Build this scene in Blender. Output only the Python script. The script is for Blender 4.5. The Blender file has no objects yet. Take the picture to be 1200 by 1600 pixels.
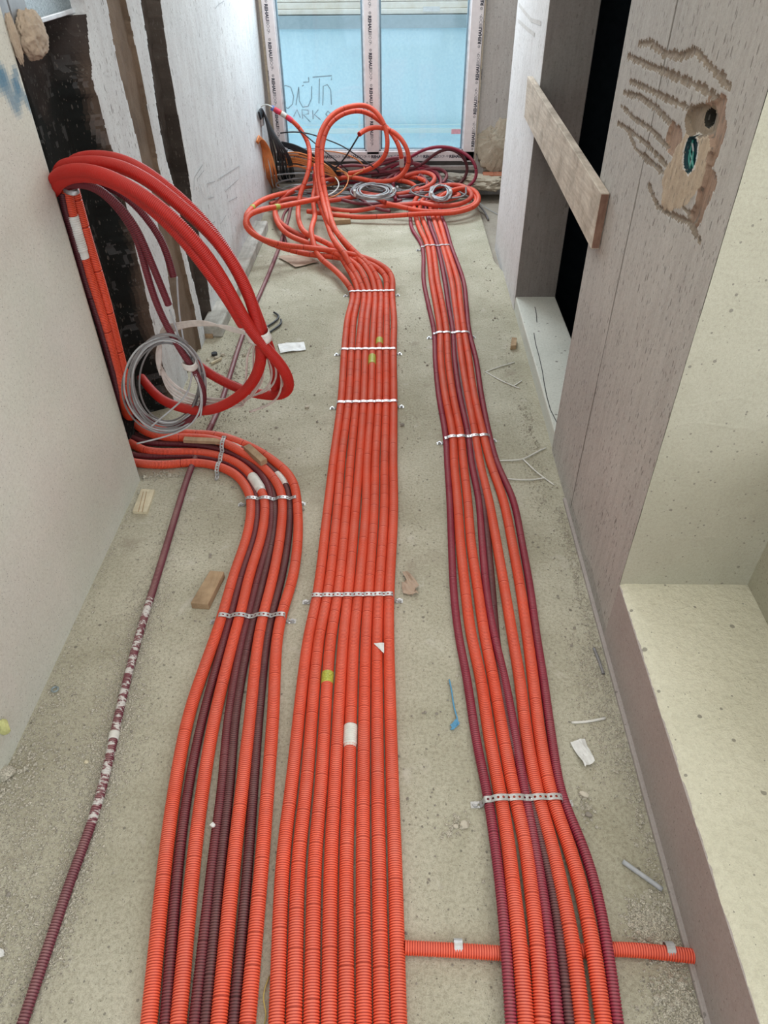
import bpy, bmesh, math, random
import numpy as np
from mathutils import Matrix, Vector
random.seed(7); rng = np.random.default_rng(7)
SC = bpy.context.scene; COL = SC.collection

# ------------------------------------------------------------------ camera
CAMH = 1.6; FPX = 1100.0
def cam_rot():
    dn = np.array([15/FPX, -1290/FPX, -1.0]); dn /= np.linalg.norm(dn)
    a = 32/FPX; b = (dn[2]-a*dn[0])/dn[1]
    d = np.array([a, b, -1.0]); d /= np.linalg.norm(d)
    return np.array([np.cross(d, -dn), d, -dn])
RC = cam_rot()
cd = bpy.data.cameras.new('camera'); cam = bpy.data.objects.new('camera', cd); COL.objects.link(cam)
cd.sensor_fit = 'VERTICAL'; cd.sensor_height = 32.0; cd.lens = 32.0*FPX/1600.0
cd.clip_start = 0.02
M4 = Matrix([list(RC[i])+[0] for i in range(3)]+[[0, 0, 0, 1]]); M4[2][3] = CAMH
cam.matrix_world = M4
SC.camera = cam

# ------------------------------------------------------------------ light
SC.view_settings.view_transform = 'Standard'; SC.view_settings.look = 'None'
SC.view_settings.exposure = 0.0; SC.view_settings.gamma = 1.0
SC.view_settings.use_curve_mapping = False
W = bpy.data.worlds.new('overcast_sky'); SC.world = W; W.use_nodes = True
bg = W.node_tree.nodes['Background']; bg.inputs[0].default_value = (0.80, 0.89, 1.0, 1); bg.inputs[1].default_value = 1.75
def area(name, loc, target, sx, sy, power, col):
    l = bpy.data.lights.new(name, 'AREA'); l.shape = 'RECTANGLE'; l.size = sx; l.size_y = sy
    l.energy = power; l.color = col
    o = bpy.data.objects.new(name, l); COL.objects.link(o); o.location = loc
    o.rotation_euler = (Vector(target)-Vector(loc)).to_track_quat('-Z', 'Y').to_euler()
    return o
# daylight from the side and end windows; rear and overhead fills are added
area('fill_rear', (0.1, -1.7, 2.2), (-0.1, 2.0, 0.0), 2.2, 1.6, 12, (1.0, 0.97, 0.90))  # unseen fill added behind the camera to brighten the interior
area('daylight_side_window', (0.97, 0.25, 1.65), (-0.9, 0.7, 0.5), 1.7, 1.5, 15, (1.0, 0.985, 0.93))
area('daylight_end_window', (-0.2, 5.55, 1.86), (-0.2, 2.2, 0.3), 1.35, 1.15, 62, (0.82, 0.92, 1.0))
area('fill_overhead', (-0.2, 2.4, 2.70), (-0.2, 2.4, 0.0), 0.9, 5.4, 30, (1.0, 0.97, 0.92))  # fill added below the closed ceiling slab, no shaft there

# ------------------------------------------------------------------ picture to place
def _ray(u, v): return RC @ np.array([(u-600)/FPX, (800-v)/FPX, -1.0])
O3 = np.array([0, 0, CAMH])
def onz(u, v, z=0.0): r = _ray(u, v); return r*((z-CAMH)/r[2])+O3
def onx(u, v, x): r = _ray(u, v); return r*(x/r[0])+O3
def ony(u, v, y): r = _ray(u, v); return r*(y/r[1])+O3
def proj(P):
    c = (np.asarray(P)-O3) @ RC; return 600+FPX*c[..., 0]/-c[..., 2], 800-FPX*c[..., 1]/-c[..., 2]
def far(u, v, z):      # a point of the heap by the window, kept in front of the end wall and off the left wall
    p = onz(u, v, z)
    if p[1] > 5.50: p = ony(u, v, 5.50)
    if p[0] < -.945: p = onx(u, v, -.945)
    return p

# ------------------------------------------------------------------ helpers
def tag(o, label=None, cat=None, group=None, kind=None):
    if label: o['label'] = label
    if cat: o['category'] = cat
    if group: o['group'] = group
    if kind: o['kind'] = kind
    return o
def empty(name, loc, label, cat, group=None):
    o = bpy.data.objects.new(name, None); COL.objects.link(o); o.location = loc; o.empty_display_size = .05
    return tag(o, label, cat, group)
def link(name, me, mat=None, parent=None):
    if mat: me.materials.append(mat)
    o = bpy.data.objects.new(name, me); COL.objects.link(o)
    if parent:
        o.parent = parent; o.matrix_parent_inverse = Matrix.Translation(-Vector(parent.location)) if parent.parent is None else Matrix.Identity(4)
    return o
def npmesh(name, V, F, uv=None, col=None, smooth=True, deep=None):
    V = np.asarray(V, np.float32); F = np.asarray(F, np.int32)
    me = bpy.data.meshes.new(name); k = F.shape[1]
    me.vertices.add(len(V)); me.vertices.foreach_set('co', V.ravel())
    me.loops.add(F.size); me.loops.foreach_set('vertex_index', F.ravel())
    me.polygons.add(len(F)); me.polygons.foreach_set('loop_start', np.arange(0, F.size, k, dtype=np.int32))
    me.polygons.foreach_set('loop_total', np.full(len(F), k, np.int32))
    me.update(calc_edges=True)
    if uv is not None:
        l = me.uv_layers.new(name='uv'); l.data.foreach_set('uv', np.asarray(uv, np.float32)[F.ravel()].ravel())
    if col is not None and deep is not None:      # each face takes the colour of its most recessed corner
        pick = F[np.arange(len(F)), np.argmax(deep[F], 1)]; a = me.color_attributes.new('paint', 'FLOAT_COLOR', 'CORNER')
        cc_ = np.ones((F.size, 4), np.float32); cc_[:, :3] = np.repeat(col[pick], k, 0); a.data.foreach_set('color', cc_.ravel())
    elif col is not None:
        a = me.color_attributes.new('paint', 'FLOAT_COLOR', 'POINT')
        c = np.ones((len(V), 4), np.float32); c[:, :3] = col; a.data.foreach_set('color', c.ravel())
    if smooth: me.polygons.foreach_set('use_smooth', np.ones(len(F), bool))
    me.validate(); return me
def pymesh(name, V, F, smooth=False):
    me = bpy.data.meshes.new(name); me.from_pydata([tuple(map(float, v)) for v in V], [], F); me.update()
    if smooth:
        for p in me.polygons: p.use_smooth = True
    return me
class BM:
    def __init__(s): s.b = bmesh.new()
    def box(s, lo, hi, bev=0.0, M=None):
        r = bmesh.ops.create_cube(s.b, size=1.0); vs = r['verts']
        lo = Vector(lo); hi = Vector(hi)
        for v in vs: v.co = Vector([(lo[i]+hi[i])/2+v.co[i]*(hi[i]-lo[i]) for i in range(3)])
        if bev > 0:
            es = list({e for v in vs for e in v.link_edges})
            r2 = bmesh.ops.bevel(s.b, geom=es, offset=bev, segments=2, affect='EDGES', profile=0.5)
            vs = list({v for f in r2['faces'] for v in f.verts} | set(v for v in vs if v.is_valid))
        if M is not None:
            for v in vs: v.co = M @ v.co
        return s
    def cyl(s, c, r, h, n=16, M=None, r2=None):
        res = bmesh.ops.create_cone(s.b, cap_ends=True, segments=n, radius1=r, radius2=r if r2 is None else r2, depth=h)
        for v in res['verts']:
            v.co = Vector(c)+v.co
            if M is not None: v.co = M @ v.co
        return s
    def poly(s, pts, ext):
        """prism from polygon pts (3d) along vector ext"""
        a = [s.b.verts.new(Vector(p)) for p in pts]; c = [s.b.verts.new(Vector(p)+Vector(ext)) for p in pts]
        s.b.faces.new(a); s.b.faces.new(c[::-1]); n = len(a)
        for i in range(n): s.b.faces.new([a[i], c[i], c[(i+1) % n], a[(i+1) % n]])
        return s
    def build(s, name, mat, parent=None, smooth=False):
        bmesh.ops.recalc_face_normals(s.b, faces=s.b.faces)
        me = bpy.data.meshes.new(name); s.b.to_mesh(me); s.b.free()
        if smooth:
            for p in me.polygons: p.use_smooth = True
        return link(name, me, mat, parent)

# ------------------------------------------------------------------ materials
def newmat(name):
    m = bpy.data.materials.new(name); m.use_nodes = True; nt = m.node_tree
    return m, nt, nt.nodes['Principled BSDF']
def N(nt, t, **k):
    n = nt.nodes.new('ShaderNode'+t)
    for a, b in k.items():
        if a.startswith('i_'):
            key = a[2:]; key = int(key) if key.isdigit() else key.replace('_', ' ')
            n.inputs[key].default_value = b
        else: setattr(n, a, b)
    return n
def L(nt, a, b): nt.links.new(a, b)
def pos(nt, scale=(1, 1, 1)):
    g = N(nt, 'NewGeometry'); m = N(nt, 'Mapping'); m.inputs['Scale'].default_value = scale
    L(nt, g.outputs['Position'], m.inputs['Vector']); return m.outputs[0]
def noise(nt, vec, scale, detail=4, rough=.6, dist=0):
    n = N(nt, 'TexNoise', i_Scale=scale, i_Detail=detail, i_Roughness=rough, i_Distortion=dist)
    L(nt, vec, n.inputs['Vector']); return n.outputs['Fac']
def ramp(nt, fac, stops, interp='LINEAR'):
    r = N(nt, 'ValToRGB'); cr = r.color_ramp; cr.interpolation = interp
    while len(cr.elements) < len(stops): cr.elements.new(.5)
    for e, (p, c) in zip(cr.elements, stops):
        e.position = p; e.color = (c, c, c, 1) if isinstance(c, (int, float)) else (*c, 1)
    L(nt, fac, r.inputs[0]); return r.outputs[0]
def mix(nt, f, a, b, mode='MIX'):
    m = N(nt, 'MixRGB', blend_type=mode)
    for i, x in ((0, f), (1, a), (2, b)):
        if hasattr(x, 'links'): L(nt, x, m.inputs[i])
        elif i == 0: m.inputs[0].default_value = x
        else: m.inputs[i].default_value = (*x, 1)
    return m.outputs[0]
def math_(nt, op, a, b=0.0, clamp=False):
    m = N(nt, 'Math', operation=op, use_clamp=clamp)
    for i, x in enumerate((a, b)):
        if hasattr(x, 'links'): L(nt, x, m.inputs[i])
        else: m.inputs[i].default_value = x
    return m.outputs[0]
def bump(nt, bs, h, strength=.5, dist=.003, prev=None):
    b = N(nt, 'Bump', i_Strength=strength, i_Distance=dist); L(nt, h, b.inputs['Height'])
    if prev is not None: L(nt, prev, b.inputs['Normal'])
    L(nt, b.outputs[0], bs.inputs['Normal']); return b.outputs[0]

def concrete(name, c1, c2, pits=.5, streak=None, fine=90, grit=.0015, paint=False, spots=None, arcs=False, pitscale=55, grain=.32):
    m, nt, bs = newmat(name); P = pos(nt)
    big = noise(nt, P, 2.2, 6, .62, .4); f = ramp(nt, big, [(.3, 0), (.7, 1)])
    base = mix(nt, f, c1, c2)
    if paint:
        vc = N(nt, 'VertexColor', layer_name='paint'); base = mix(nt, .0, vc.outputs[0], base)
        base = mix(nt, math_(nt, 'MULTIPLY', f, .35), base, mix(nt, 1.0, base, (.80, .80, .84), 'MULTIPLY'))
    if streak:
        sp = pos(nt, streak); s = noise(nt, sp, 18, 5, .7)
        base = mix(nt, ramp(nt, s, [(.42, 0), (.62, .55)]), base, mix(nt, 1.0, base, (.80, .77, .77), 'MULTIPLY'))
    g = noise(nt, P, fine, 5, .75); base = mix(nt, ramp(nt, g, [(.38, grain), (.52, grain*.25), (.62, 0)]), base, mix(nt, 1.0, base, (.66, .64, .62), 'MULTIPLY'))
    v = N(nt, 'TexVoronoi', i_Scale=pitscale, i_Randomness=1.0)
    if streak: L(nt, pos(nt, tuple(x if x < 1 else 1 for x in streak) if min(streak) < .5 else (1, 1, 1)), v.inputs['Vector'])
    else: L(nt, P, v.inputs['Vector'])
    # only a few cells carry a pit, of uneven size
    sel = N(nt, 'SeparateColor'); L(nt, v.outputs['Color'], sel.inputs[0])
    big_ = ramp(nt, sel.outputs[0], [(max(0, 1-pits*.75), 0), (max(.01, 1-pits*.75+.01), .07), (.985, .22), (1, .36)])
    pit = math_(nt, 'LESS_THAN', v.outputs['Distance'], big_)
    v2 = N(nt, 'TexVoronoi', i_Scale=pitscale*3.1, i_Randomness=1.0); L(nt, v.inputs['Vector'].links[0].from_socket, v2.inputs['Vector'])
    s2 = N(nt, 'SeparateColor'); L(nt, v2.outputs['Color'], s2.inputs[0])
    pit2 = math_(nt, 'LESS_THAN', v2.outputs['Distance'], ramp(nt, s2.outputs[1], [(1-pits*.6, 0), (1, .34)]))
    base = mix(nt, math_(nt, 'MULTIPLY', pit, .62), base, (.13, .115, .10)); base = mix(nt, math_(nt, 'MULTIPLY', pit2, .65), base, (.14, .125, .11))
    g3 = noise(nt, P, 420, 3, .6); base = mix(nt, ramp(nt, g3, [(.35, grain*.6), (.55, 0)]), base, mix(nt, 1.0, base, (.62, .60, .57), 'MULTIPLY'))
    if spots:
        for (col, sc, lo, hi) in spots:
            n2 = noise(nt, P, sc, 4, .6, .6); base = mix(nt, ramp(nt, n2, [(lo, 0), (hi, .8)]), base, col)
    L(nt, base, bs.inputs['Base Color']); bs.inputs['Roughness'].default_value = .93
    bs.inputs['Specular IOR Level'].default_value = .2
    b = bump(nt, bs, g, .9, grit*1.3); h2 = noise(nt, P, 22, 4, .6); b = bump(nt, bs, h2, .6, grit*2.2, b)
    if arcs:
        w = N(nt, 'TexWave', wave_type='RINGS', i_Scale=5.0, i_Distortion=9.0, i_Detail=3.0); w.inputs['Detail Scale'].default_value = .8
        L(nt, pos(nt, (1.0, 1.0, 1.3)), w.inputs['Vector'])
        b = bump(nt, bs, ramp(nt, w.outputs['Fac'], [(.90, 0), (1, 1)]), .12, .003, b)
    b = bump(nt, bs, math_(nt, 'SUBTRACT', 1.0, pit), .5, .003, b)
    return m

M = {}
M['floor'] = concrete('screed_concrete', (.42, .39, .285), (.66, .625, .50), .30, None, 110, .0036, grain=.8, spots=[((.33, .285, .215), 5, .60, .74), ((.62, .58, .50), 9, .62, .76)], pitscale=70)
M['low_floor'] = concrete('rough_slab', (.33, .29, .24), (.45, .40, .33), .4, None, 70, .004)
M['wall_l'] = concrete('left_wall_concrete', (.5, .5, .5), (.6, .6, .6), .70, (1.2, 1.2, .35), 120, .0012, paint=True, pitscale=60)
M['wall_l_near'] = concrete('left_wall_smooth_concrete', (.5, .5, .5), (.6, .6, .6), .42, None, 120, .0012, paint=True, pitscale=75)
M['pier'] = concrete('board_marked_concrete', (.5, .5, .5), (.6, .6, .6), 1.0, (3, 3, .30), 110, .0012, paint=True, pitscale=52)
M['wall_r'] = concrete('side_wall_concrete', (.66, .64, .62), (.76, .75, .74), 1.0, (3, 3, .22), 110, .0012)
M['jamb'] = concrete('shade_dark_jamb_concrete', (.24, .22, .205), (.30, .28, .26), .2, (3, 3, .3), 100, .0008)  # darker copy of the wall concrete, the jamb's shade put into the colour
M['cream'] = concrete('trowelled_cream_concrete', (.37, .352, .27), (.46, .44, .35), .40, None, 140, .0008, arcs=True, pitscale=85)
M['ledge'] = concrete('stippled_ledge_concrete', (.63, .60, .465), (.73, .695, .55), .06, None, 75, .0042)
M['kerb'] = concrete('pinkish_kerb_concrete', (.36, .315, .29), (.44, .39, .365), .25, None, 110, .0012)
M['sill'] = concrete('sill_concrete', (.62, .625, .56), (.72, .72, .65), .15, None, 120, .001)
M['endwall'] = concrete('end_wall_concrete', (.52, .49, .46), (.62, .595, .565), .15, (3, 3, .3), 90, .001)
M['rubble'] = concrete('rubble_mortar', (.48, .40, .30), (.62, .55, .44), .3, None, 40, .006)
M['brick'] = concrete('broken_brick', (.45, .16, .09), (.55, .25, .16), .3, None, 60, .003)
M['ceiling'] = concrete('ceiling_concrete', (.5, .48, .45), (.55, .53, .5), .1, None, 90, .001)

def plain(name, c, rough=.5, metal=0, var=.15, sc=30, spec=.5, bumpd=0, dust=None):
    m, nt, bs = newmat(name); P = pos(nt); n = noise(nt, P, sc, 4)
    base = mix(nt, ramp(nt, n, [(.3, 0), (.7, 1)]), tuple(x*(1-var) for x in c), tuple(min(1, x*(1+var)) for x in c))
    if dust:
        g = N(nt, 'NewGeometry'); sx = N(nt, 'SeparateXYZ'); L(nt, g.outputs['Normal'], sx.inputs[0])
        d = math_(nt, 'MULTIPLY', ramp(nt, sx.outputs[2], [(.2, 0), (.95, dust)]), ramp(nt, noise(nt, P, 14, 5, .7), [(.3, .35), (.65, 1)]))
        base = mix(nt, d, base, (.58, .50, .42))
    L(nt, base, bs.inputs['Base Color']); bs.inputs['Roughness'].default_value = rough; bs.inputs['Metallic'].default_value = metal
    bs.inputs['Specular IOR Level'].default_value = spec
    if bumpd: bump(nt, bs, noise(nt, P, sc*3, 4), .6, bumpd)
    return m
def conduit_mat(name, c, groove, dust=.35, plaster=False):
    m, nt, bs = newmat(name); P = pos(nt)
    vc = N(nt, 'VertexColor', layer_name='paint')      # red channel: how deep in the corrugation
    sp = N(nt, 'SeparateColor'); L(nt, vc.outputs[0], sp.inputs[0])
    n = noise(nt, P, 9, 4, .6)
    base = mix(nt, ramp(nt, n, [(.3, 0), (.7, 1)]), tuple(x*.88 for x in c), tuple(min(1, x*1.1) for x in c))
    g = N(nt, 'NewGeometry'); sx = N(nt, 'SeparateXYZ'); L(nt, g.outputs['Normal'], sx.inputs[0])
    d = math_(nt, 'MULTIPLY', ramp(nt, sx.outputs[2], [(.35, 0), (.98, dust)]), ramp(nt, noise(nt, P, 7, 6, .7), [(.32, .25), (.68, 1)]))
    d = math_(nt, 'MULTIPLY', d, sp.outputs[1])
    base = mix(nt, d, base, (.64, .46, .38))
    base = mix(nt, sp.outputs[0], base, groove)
    if plaster:
        pn = noise(nt, pos(nt, (1, 2.2, 1)), 34, 4, .7)
        base = mix(nt, math_(nt, 'MULTIPLY', ramp(nt, pn, [(.49, 0), (.56, .9)]), sp.outputs[2]), base, (.66, .64, .60))
    L(nt, base, bs.inputs['Base Color']); bs.inputs['Roughness'].default_value = .48
    bs.inputs['Specular IOR Level'].default_value = .35
    return m
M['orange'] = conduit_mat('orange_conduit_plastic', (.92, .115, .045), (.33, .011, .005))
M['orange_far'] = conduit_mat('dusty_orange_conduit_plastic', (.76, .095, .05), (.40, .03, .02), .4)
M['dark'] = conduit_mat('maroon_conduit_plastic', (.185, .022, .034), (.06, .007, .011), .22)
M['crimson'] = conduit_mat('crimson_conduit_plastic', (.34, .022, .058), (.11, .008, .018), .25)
M['dark_b'] = conduit_mat('brownish_maroon_conduit_plastic', (.125, .022, .03), (.04, .008, .01), .25)
M['dark_far'] = conduit_mat('dusty_maroon_conduit_plastic', (.24, .05, .07), (.1, .01, .02), .4)
M['lone'] = conduit_mat('mortar_stained_conduit', (.20, .045, .07), (.08, .012, .02), .5, True)
M['galv'] = plain('galvanised_steel', (.52, .53, .54), .42, .65, .2, 60, dust=.35)
M['black_cable'] = plain('black_cable', (.018, .020, .024), .45)
M['orange_cable'] = plain('copper_orange_cable', (.60, .20, .055), .45)
M['grey_cable'] = plain('grey_cable', (.40, .41, .42), .5)
M['clear_cable'] = plain('pale_grey_cable', (.60, .53, .49), .45)
M['dkgrey_cable'] = plain('dark_grey_cable', (.20, .19, .19), .45)
M['white'] = plain('white_plastic', (.72, .71, .66), .45, dust=.3)
M['tape_white'] = plain('white_tape', (.60, .57, .53), .5)
M['green_tape'] = plain('yellow_green_tape', (.42, .42, .06), .5, sc=300, var=.4)
M['red_tape'] = plain('red_tape', (.65, .03, .08), .5)
M['blue_tape'] = plain('blue_tape', (.10, .16, .45), .5)
M['paper'] = plain('crumpled_white_film', (.72, .71, .68), .4, bumpd=.001)
M['card'] = plain('torn_cardboard', (.42, .31, .23), .9, bumpd=.001)
M['blue'] = plain('blue_string', (.10, .30, .48), .7)
M['brass'] = plain('yellow_wire', (.42, .33, .10), .5)
M['foam'] = plain('yellow_green_foam', (.52, .52, .22), .9, sc=60, bumpd=.004)
M['pu'] = plain('beige_mortar_lump', (.42, .33, .24), .9, sc=40, bumpd=.004)
M['stone'] = plain('pale_stone', (.52, .47, .38), .95, sc=60, bumpd=.002)
M['stone_d'] = plain('dark_stone', (.28, .25, .21), .95, sc=60, bumpd=.002)
M['gravel'] = plain('grey_gravel', (.42, .385, .31), .95, sc=420, var=.75)
M['black'] = plain('black_plastic', (.02, .022, .025), .5)
M['box_teal'] = plain('dark_teal_socket_box', (.01, .045, .06), .35)
M['pvc'] = plain('lilac_grey_protective_film', (.84, .78, .78), .42, var=.05)
M['pvc_edge'] = plain('white_sash_edge', (.70, .74, .78), .35)
M['gasket'] = plain('blue_grey_glazing_gasket', (.20, .30, .36), .5)
M['ink'] = plain('film_print_ink', (.05, .05, .07), .6)
M['ink_grey'] = plain('faint_film_print_ink', (.12, .11, .13), .6)
M['seal'] = plain('dark_seal', (.05, .045, .04), .7)
M['alu'] = plain('grey_aluminium', (.25, .26, .27), .4, .3)
M['pencil'] = plain('pencil_mark', (.36, .37, .38), .8)
M['spray'] = plain('grey_marker_on_wall', (.30, .38, .42), .8)
def wood(name, c1, c2, axis=1, sc=22):
    m, nt, bs = newmat(name); s = [1.0, 1.0, 1.0]; s[axis] = .08
    n = noise(nt, pos(nt, tuple(s)), sc*4, 5, .7, .4); k = noise(nt, pos(nt), 9, 5, .65)
    base = mix(nt, ramp(nt, n, [(.3, 0), (.68, 1)]), c1, c2)
    base = mix(nt, ramp(nt, k, [(.45, 0), (.7, .75)]), base, tuple(x*.6 for x in c1))
    L(nt, base, bs.inputs['Base Color']); bs.inputs['Roughness'].default_value = .85; bs.inputs['Specular IOR Level'].default_value = .2
    bump(nt, bs, n, .5, .0015); return m
M['wood'] = wood('weathered_board', (.44, .36, .28), (.70, .62, .52))
M['wood_end'] = wood('board_end_grain', (.20, .11, .08), (.28, .17, .12), 2, 40)
M['wood_b'] = wood('brown_offcut', (.36, .24, .14), (.48, .34, .21))
M['wood_p'] = wood('pale_offcut', (.58, .50, .34), (.70, .62, .45))
M['batten'] = wood('dusty_batten', (.40, .38, .33), (.56, .54, .49))
def glass():
    m, nt, bs = newmat('clear_glass'); nt.nodes.remove(bs)
    t = N(nt, 'BsdfTransparent'); t.inputs[0].default_value = (.93, .97, .98, 1); g = N(nt, 'BsdfGlossy', i_Roughness=.05)
    x = N(nt, 'MixShader'); x.inputs[0].default_value = .04
    L(nt, t.outputs[0], x.inputs[1]); L(nt, g.outputs[0], x.inputs[2]); L(nt, x.outputs[0], nt.nodes['Material Output'].inputs[0]); return m
M['glass'] = glass()
def frosted():
    m, nt, bs = newmat('wet_frosted_glass'); n = noise(nt, pos(nt), 230, 3, .7)
    L(nt, ramp(nt, n, [(.38, (.34, .40, .41)), (.62, (.80, .86, .87))]), bs.inputs['Base Color']); bs.inputs['Roughness'].default_value = .6
    bs.inputs['Transmission Weight'].default_value = .85; bump(nt, bs, n, .8, .002); return m
M['frost'] = frosted()
def extwall(name, c1, c2, sc=40):
    m, nt, bs = newmat(name); n = noise(nt, pos(nt), sc, 6, .75); f = noise(nt, pos(nt, (3, 1, .5)), 2, 4)
    base = mix(nt, ramp(nt, n, [(.3, 0), (.7, 1)]), c1, c2); base = mix(nt, ramp(nt, f, [(.4, 0), (.7, .3)]), base, tuple(x*.88 for x in c1))
    L(nt, base, bs.inputs['Base Color']); bs.inputs['Roughness'].default_value = .9; return m
M['ext'] = extwall('pale_blue_render', (.56, .80, .88), (.76, .95, .99), 45)
M['ext_band'] = extwall('grey_blue_band', (.33, .43, .46), (.42, .52, .55), 30)
M['ext_board'] = extwall('cream_plank', (.76, .70, .58), (.93, .90, .82), 14)
M['ext_rail'] = extwall('pale_rail', (.62, .78, .78), (.72, .86, .84), 40)

# ------------------------------------------------------------------ the shell
XL, XR, YE = -.965, .589, 5.65
def struct(o): o['kind'] = 'structure'; return o
def vnoise2(a, b, sc, seed):
    """smooth value noise on arrays"""
    r = np.random.default_rng(seed); G = r.random((256, 256))
    x = a*sc+37; y = b*sc+61; xi = np.floor(x).astype(int); yi = np.floor(y).astype(int); fx = x-xi; fy = y-yi
    fx = fx*fx*(3-2*fx); fy = fy*fy*(3-2*fy); g = lambda i, j: G[(xi+i) % 256, (yi+j) % 256]
    return (g(0, 0)*(1-fx)+g(1, 0)*fx)*(1-fy)+(g(0, 1)*(1-fx)+g(1, 1)*fx)*fy
def fbm(a, b, sc, seed, o=4):
    s = 0; amp = 1; t = 0
    for i in range(o): s = s+amp*vnoise2(a, b, sc*2**i, seed+i); t += amp; amp *= .55
    return s/t
def gridfaces(ny, nz):
    i, j = np.meshgrid(np.arange(ny-1), np.arange(nz-1), indexing='ij'); a = (i*nz+j).ravel()
    return np.stack([a, a+nz, a+nz+1, a+1], 1)
def distpoly(Y, Z, pts):
    d = np.full(Y.shape, 9.0)
    for (y0, z0), (y1, z1) in zip(pts[:-1], pts[1:]):
        L2 = (y1-y0)**2+(z1-z0)**2+1e-12; t = np.clip(((Y-y0)*(y1-y0)+(Z-z0)*(z1-z0))/L2, 0, 1)
        d = np.minimum(d, np.hypot(Y-y0-t*(y1-y0), Z-z0-t*(z1-z0)))
    return d

# floor slab (screed) with its broken far corner, lower slab beyond it
fl = [(-1.35, -1.9), (.62, -1.9), (.62, 4.05), (.585, 4.05), (.552, 4.20), (.541, 5.08), (.530, 5.42), (-.6, 5.44), (-1.35, 5.44)]
b = BM(); b.poly([(x, y, -.035) for x, y in fl], (0, 0, .035)); struct(b.build('floor', M['floor']))
b = BM(); b.box((-1.6, -1.9, -.2), (.79, 4.49, -.036)); b.box((-1.6, 4.49, -.2), (3.2, 5.72, -.036)); struct(b.build('floor_lower_slab', M['low_floor']))

# left wall: one relief surface with the chase, a filled groove and an open groove
ys = np.concatenate([np.arange(-1.9, 1.4, .05), np.arange(1.4, 2.036, .012), [2.045, 2.0465], np.arange(2.054, 3.6, .0075), np.arange(3.6, 5.72, .03)])
zs = np.concatenate([np.arange(-.04, 1.56, .0085), np.arange(1.56, 2.75, .05), [2.75]])
Y, Z = np.meshgrid(ys, zs, indexing='ij')
jag = (fbm(Y*0, Z, 5, 3)-.5)*.05+(fbm(Y*0, Z, 45, 4)-.5)*.022
def interp(zz, pts): p = sorted(pts); return np.interp(zz, [q[0] for q in p], [q[1] for q in p])
def edge(pxs): return [(onx(u, v, XL)[2], onx(u, v, XL)[1]) for u, v in pxs]
chR = interp(Z, edge([(130, 10), (143, 120), (168, 210), (185, 270), (205, 360), (222, 440), (240, 520), (262, 600), (285, 670)]))+jag*.8
g1L = interp(Z, edge([(166, 0), (180, 80), (205, 180), (222, 250), (237, 300), (262, 430), (275, 500), (288, 560)]))+jag*.5
g1R = interp(Z, edge([(197, 0), (215, 90), (232, 180), (247, 260), (262, 310), (285, 400), (303, 480), (312, 530)]))-jag*.5
g2L = interp(Z, edge([(219, 0), (235, 90), (248, 190), (262, 260), (275, 300), (290, 390), (310, 470), (316, 500)]))+jag*.5
g2R = interp(Z, edge([(250, 0), (262, 90), (277, 180), (292, 260), (300, 320), (318, 400), (328, 470), (333, 500)]))-jag*.3
X = np.full(Y.shape, XL)+(fbm(Y, Z, 3, 11)-.5)*.006*(Y > 2.4)
top = 1.375
ch = (Y > 2.0455) & (Y < chR) & (Z < top); win = (Y > 2.0455) & (Y < chR) & (Z >= top)
g1 = (Y > g1L) & (Y < g1R); g2 = (Y > g2L) & (Y < g2R)
depth = np.zeros(Y.shape)
depth = np.where(ch, .0+(.095+.06*np.clip((2.26-Y)/.08, 0, 1))*np.clip((chR-Y)/.055, .0, 1)+.012*(fbm(Y, Z, 12, 5)-.5), depth)
depth = np.where(win, .20, depth)
depth = np.where(g1, .010+.008*fbm(Y, Z, 18, 8), depth)
depth = np.where(g2, .055+.030*(fbm(Y, Z, 12, 9)-.5), depth)
X = X-depth
white = np.array([.74, .76, .75]); greyw = np.array([.66, .655, .57])
near = Y < 2.0455
n1 = fbm(Y, Z, 2.0, 21)[..., None]; n2 = fbm(Y*1.5, Z, 30, 22); n3 = fbm(Y, Z, 6, 23)
C = np.where(near[..., None], greyw*(.92+.22*n1)+np.array([.02, -.005, .01])*(n3[..., None]-.5)*2, white*(.86+.22*n1))
C = np.where((g1)[..., None], np.array([.20, .145, .10])*(.65+.7*n3[..., None]), C)
C = np.where((g2)[..., None], np.array([.075, .062, .052])*(.1+1.9*n3[..., None]), C)
tar = np.array([.012, .014, .013]); brown = np.array([.11, .08, .06])
eb = np.clip((Y-(chR-.010-.035*n3))/.02, 0, 1)[..., None]
cc = tar*(1-eb)+brown*eb+(n2[..., None] > .66)*.05
tb = np.clip((Z-1.15-.3*(n3-.5))/.15, 0, 1)[..., None]; cc = cc*(1-tb)+np.array([.055, .043, .038])*tb
cc = np.where(((fbm(Y*3, Z, 40, 31) > .57+.9*np.clip(Y-2.06, 0, .3)) & (Y < 2.2) & (Z > .9))[..., None], np.array([.45, .42, .38]), cc)
C = np.where(ch[..., None], cc, C)
# lighter patch where the filler is pale low down between the grooves
# blue spray marks on the near part of the wall
for (u0, v0, u1, v1, w) in [(0, 120, 22, 160, .030), (22, 112, 26, 150, .018), (40, 110, 44, 150, .016), (20, 128, 50, 170, .018), (-20, 130, 2, 118, .03)]:
    p0 = onx(u0, v0, XL); p1 = onx(u1, v1, XL); d = distpoly(Y, Z, [(p0[1], p0[2]), (p1[1], p1[2])])
    k = np.clip(1.25-d/w, 0, .8)*(near)*(.4+.9*n3); C = C*(1-k[..., None])+np.array([.06, .20, .32])*k[..., None]
gf = gridfaces(len(ys), len(zs)); keep = ~win.ravel()[gf].all(1)      # the window opening over the chase stays open
me = npmesh('wall_left', np.stack([X.ravel(), Y.ravel(), Z.ravel()], 1), gridfaces(len(ys), len(zs))[:, ::-1][keep], col=C.reshape(-1, 3), smooth=False, deep=depth.ravel())
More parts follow.
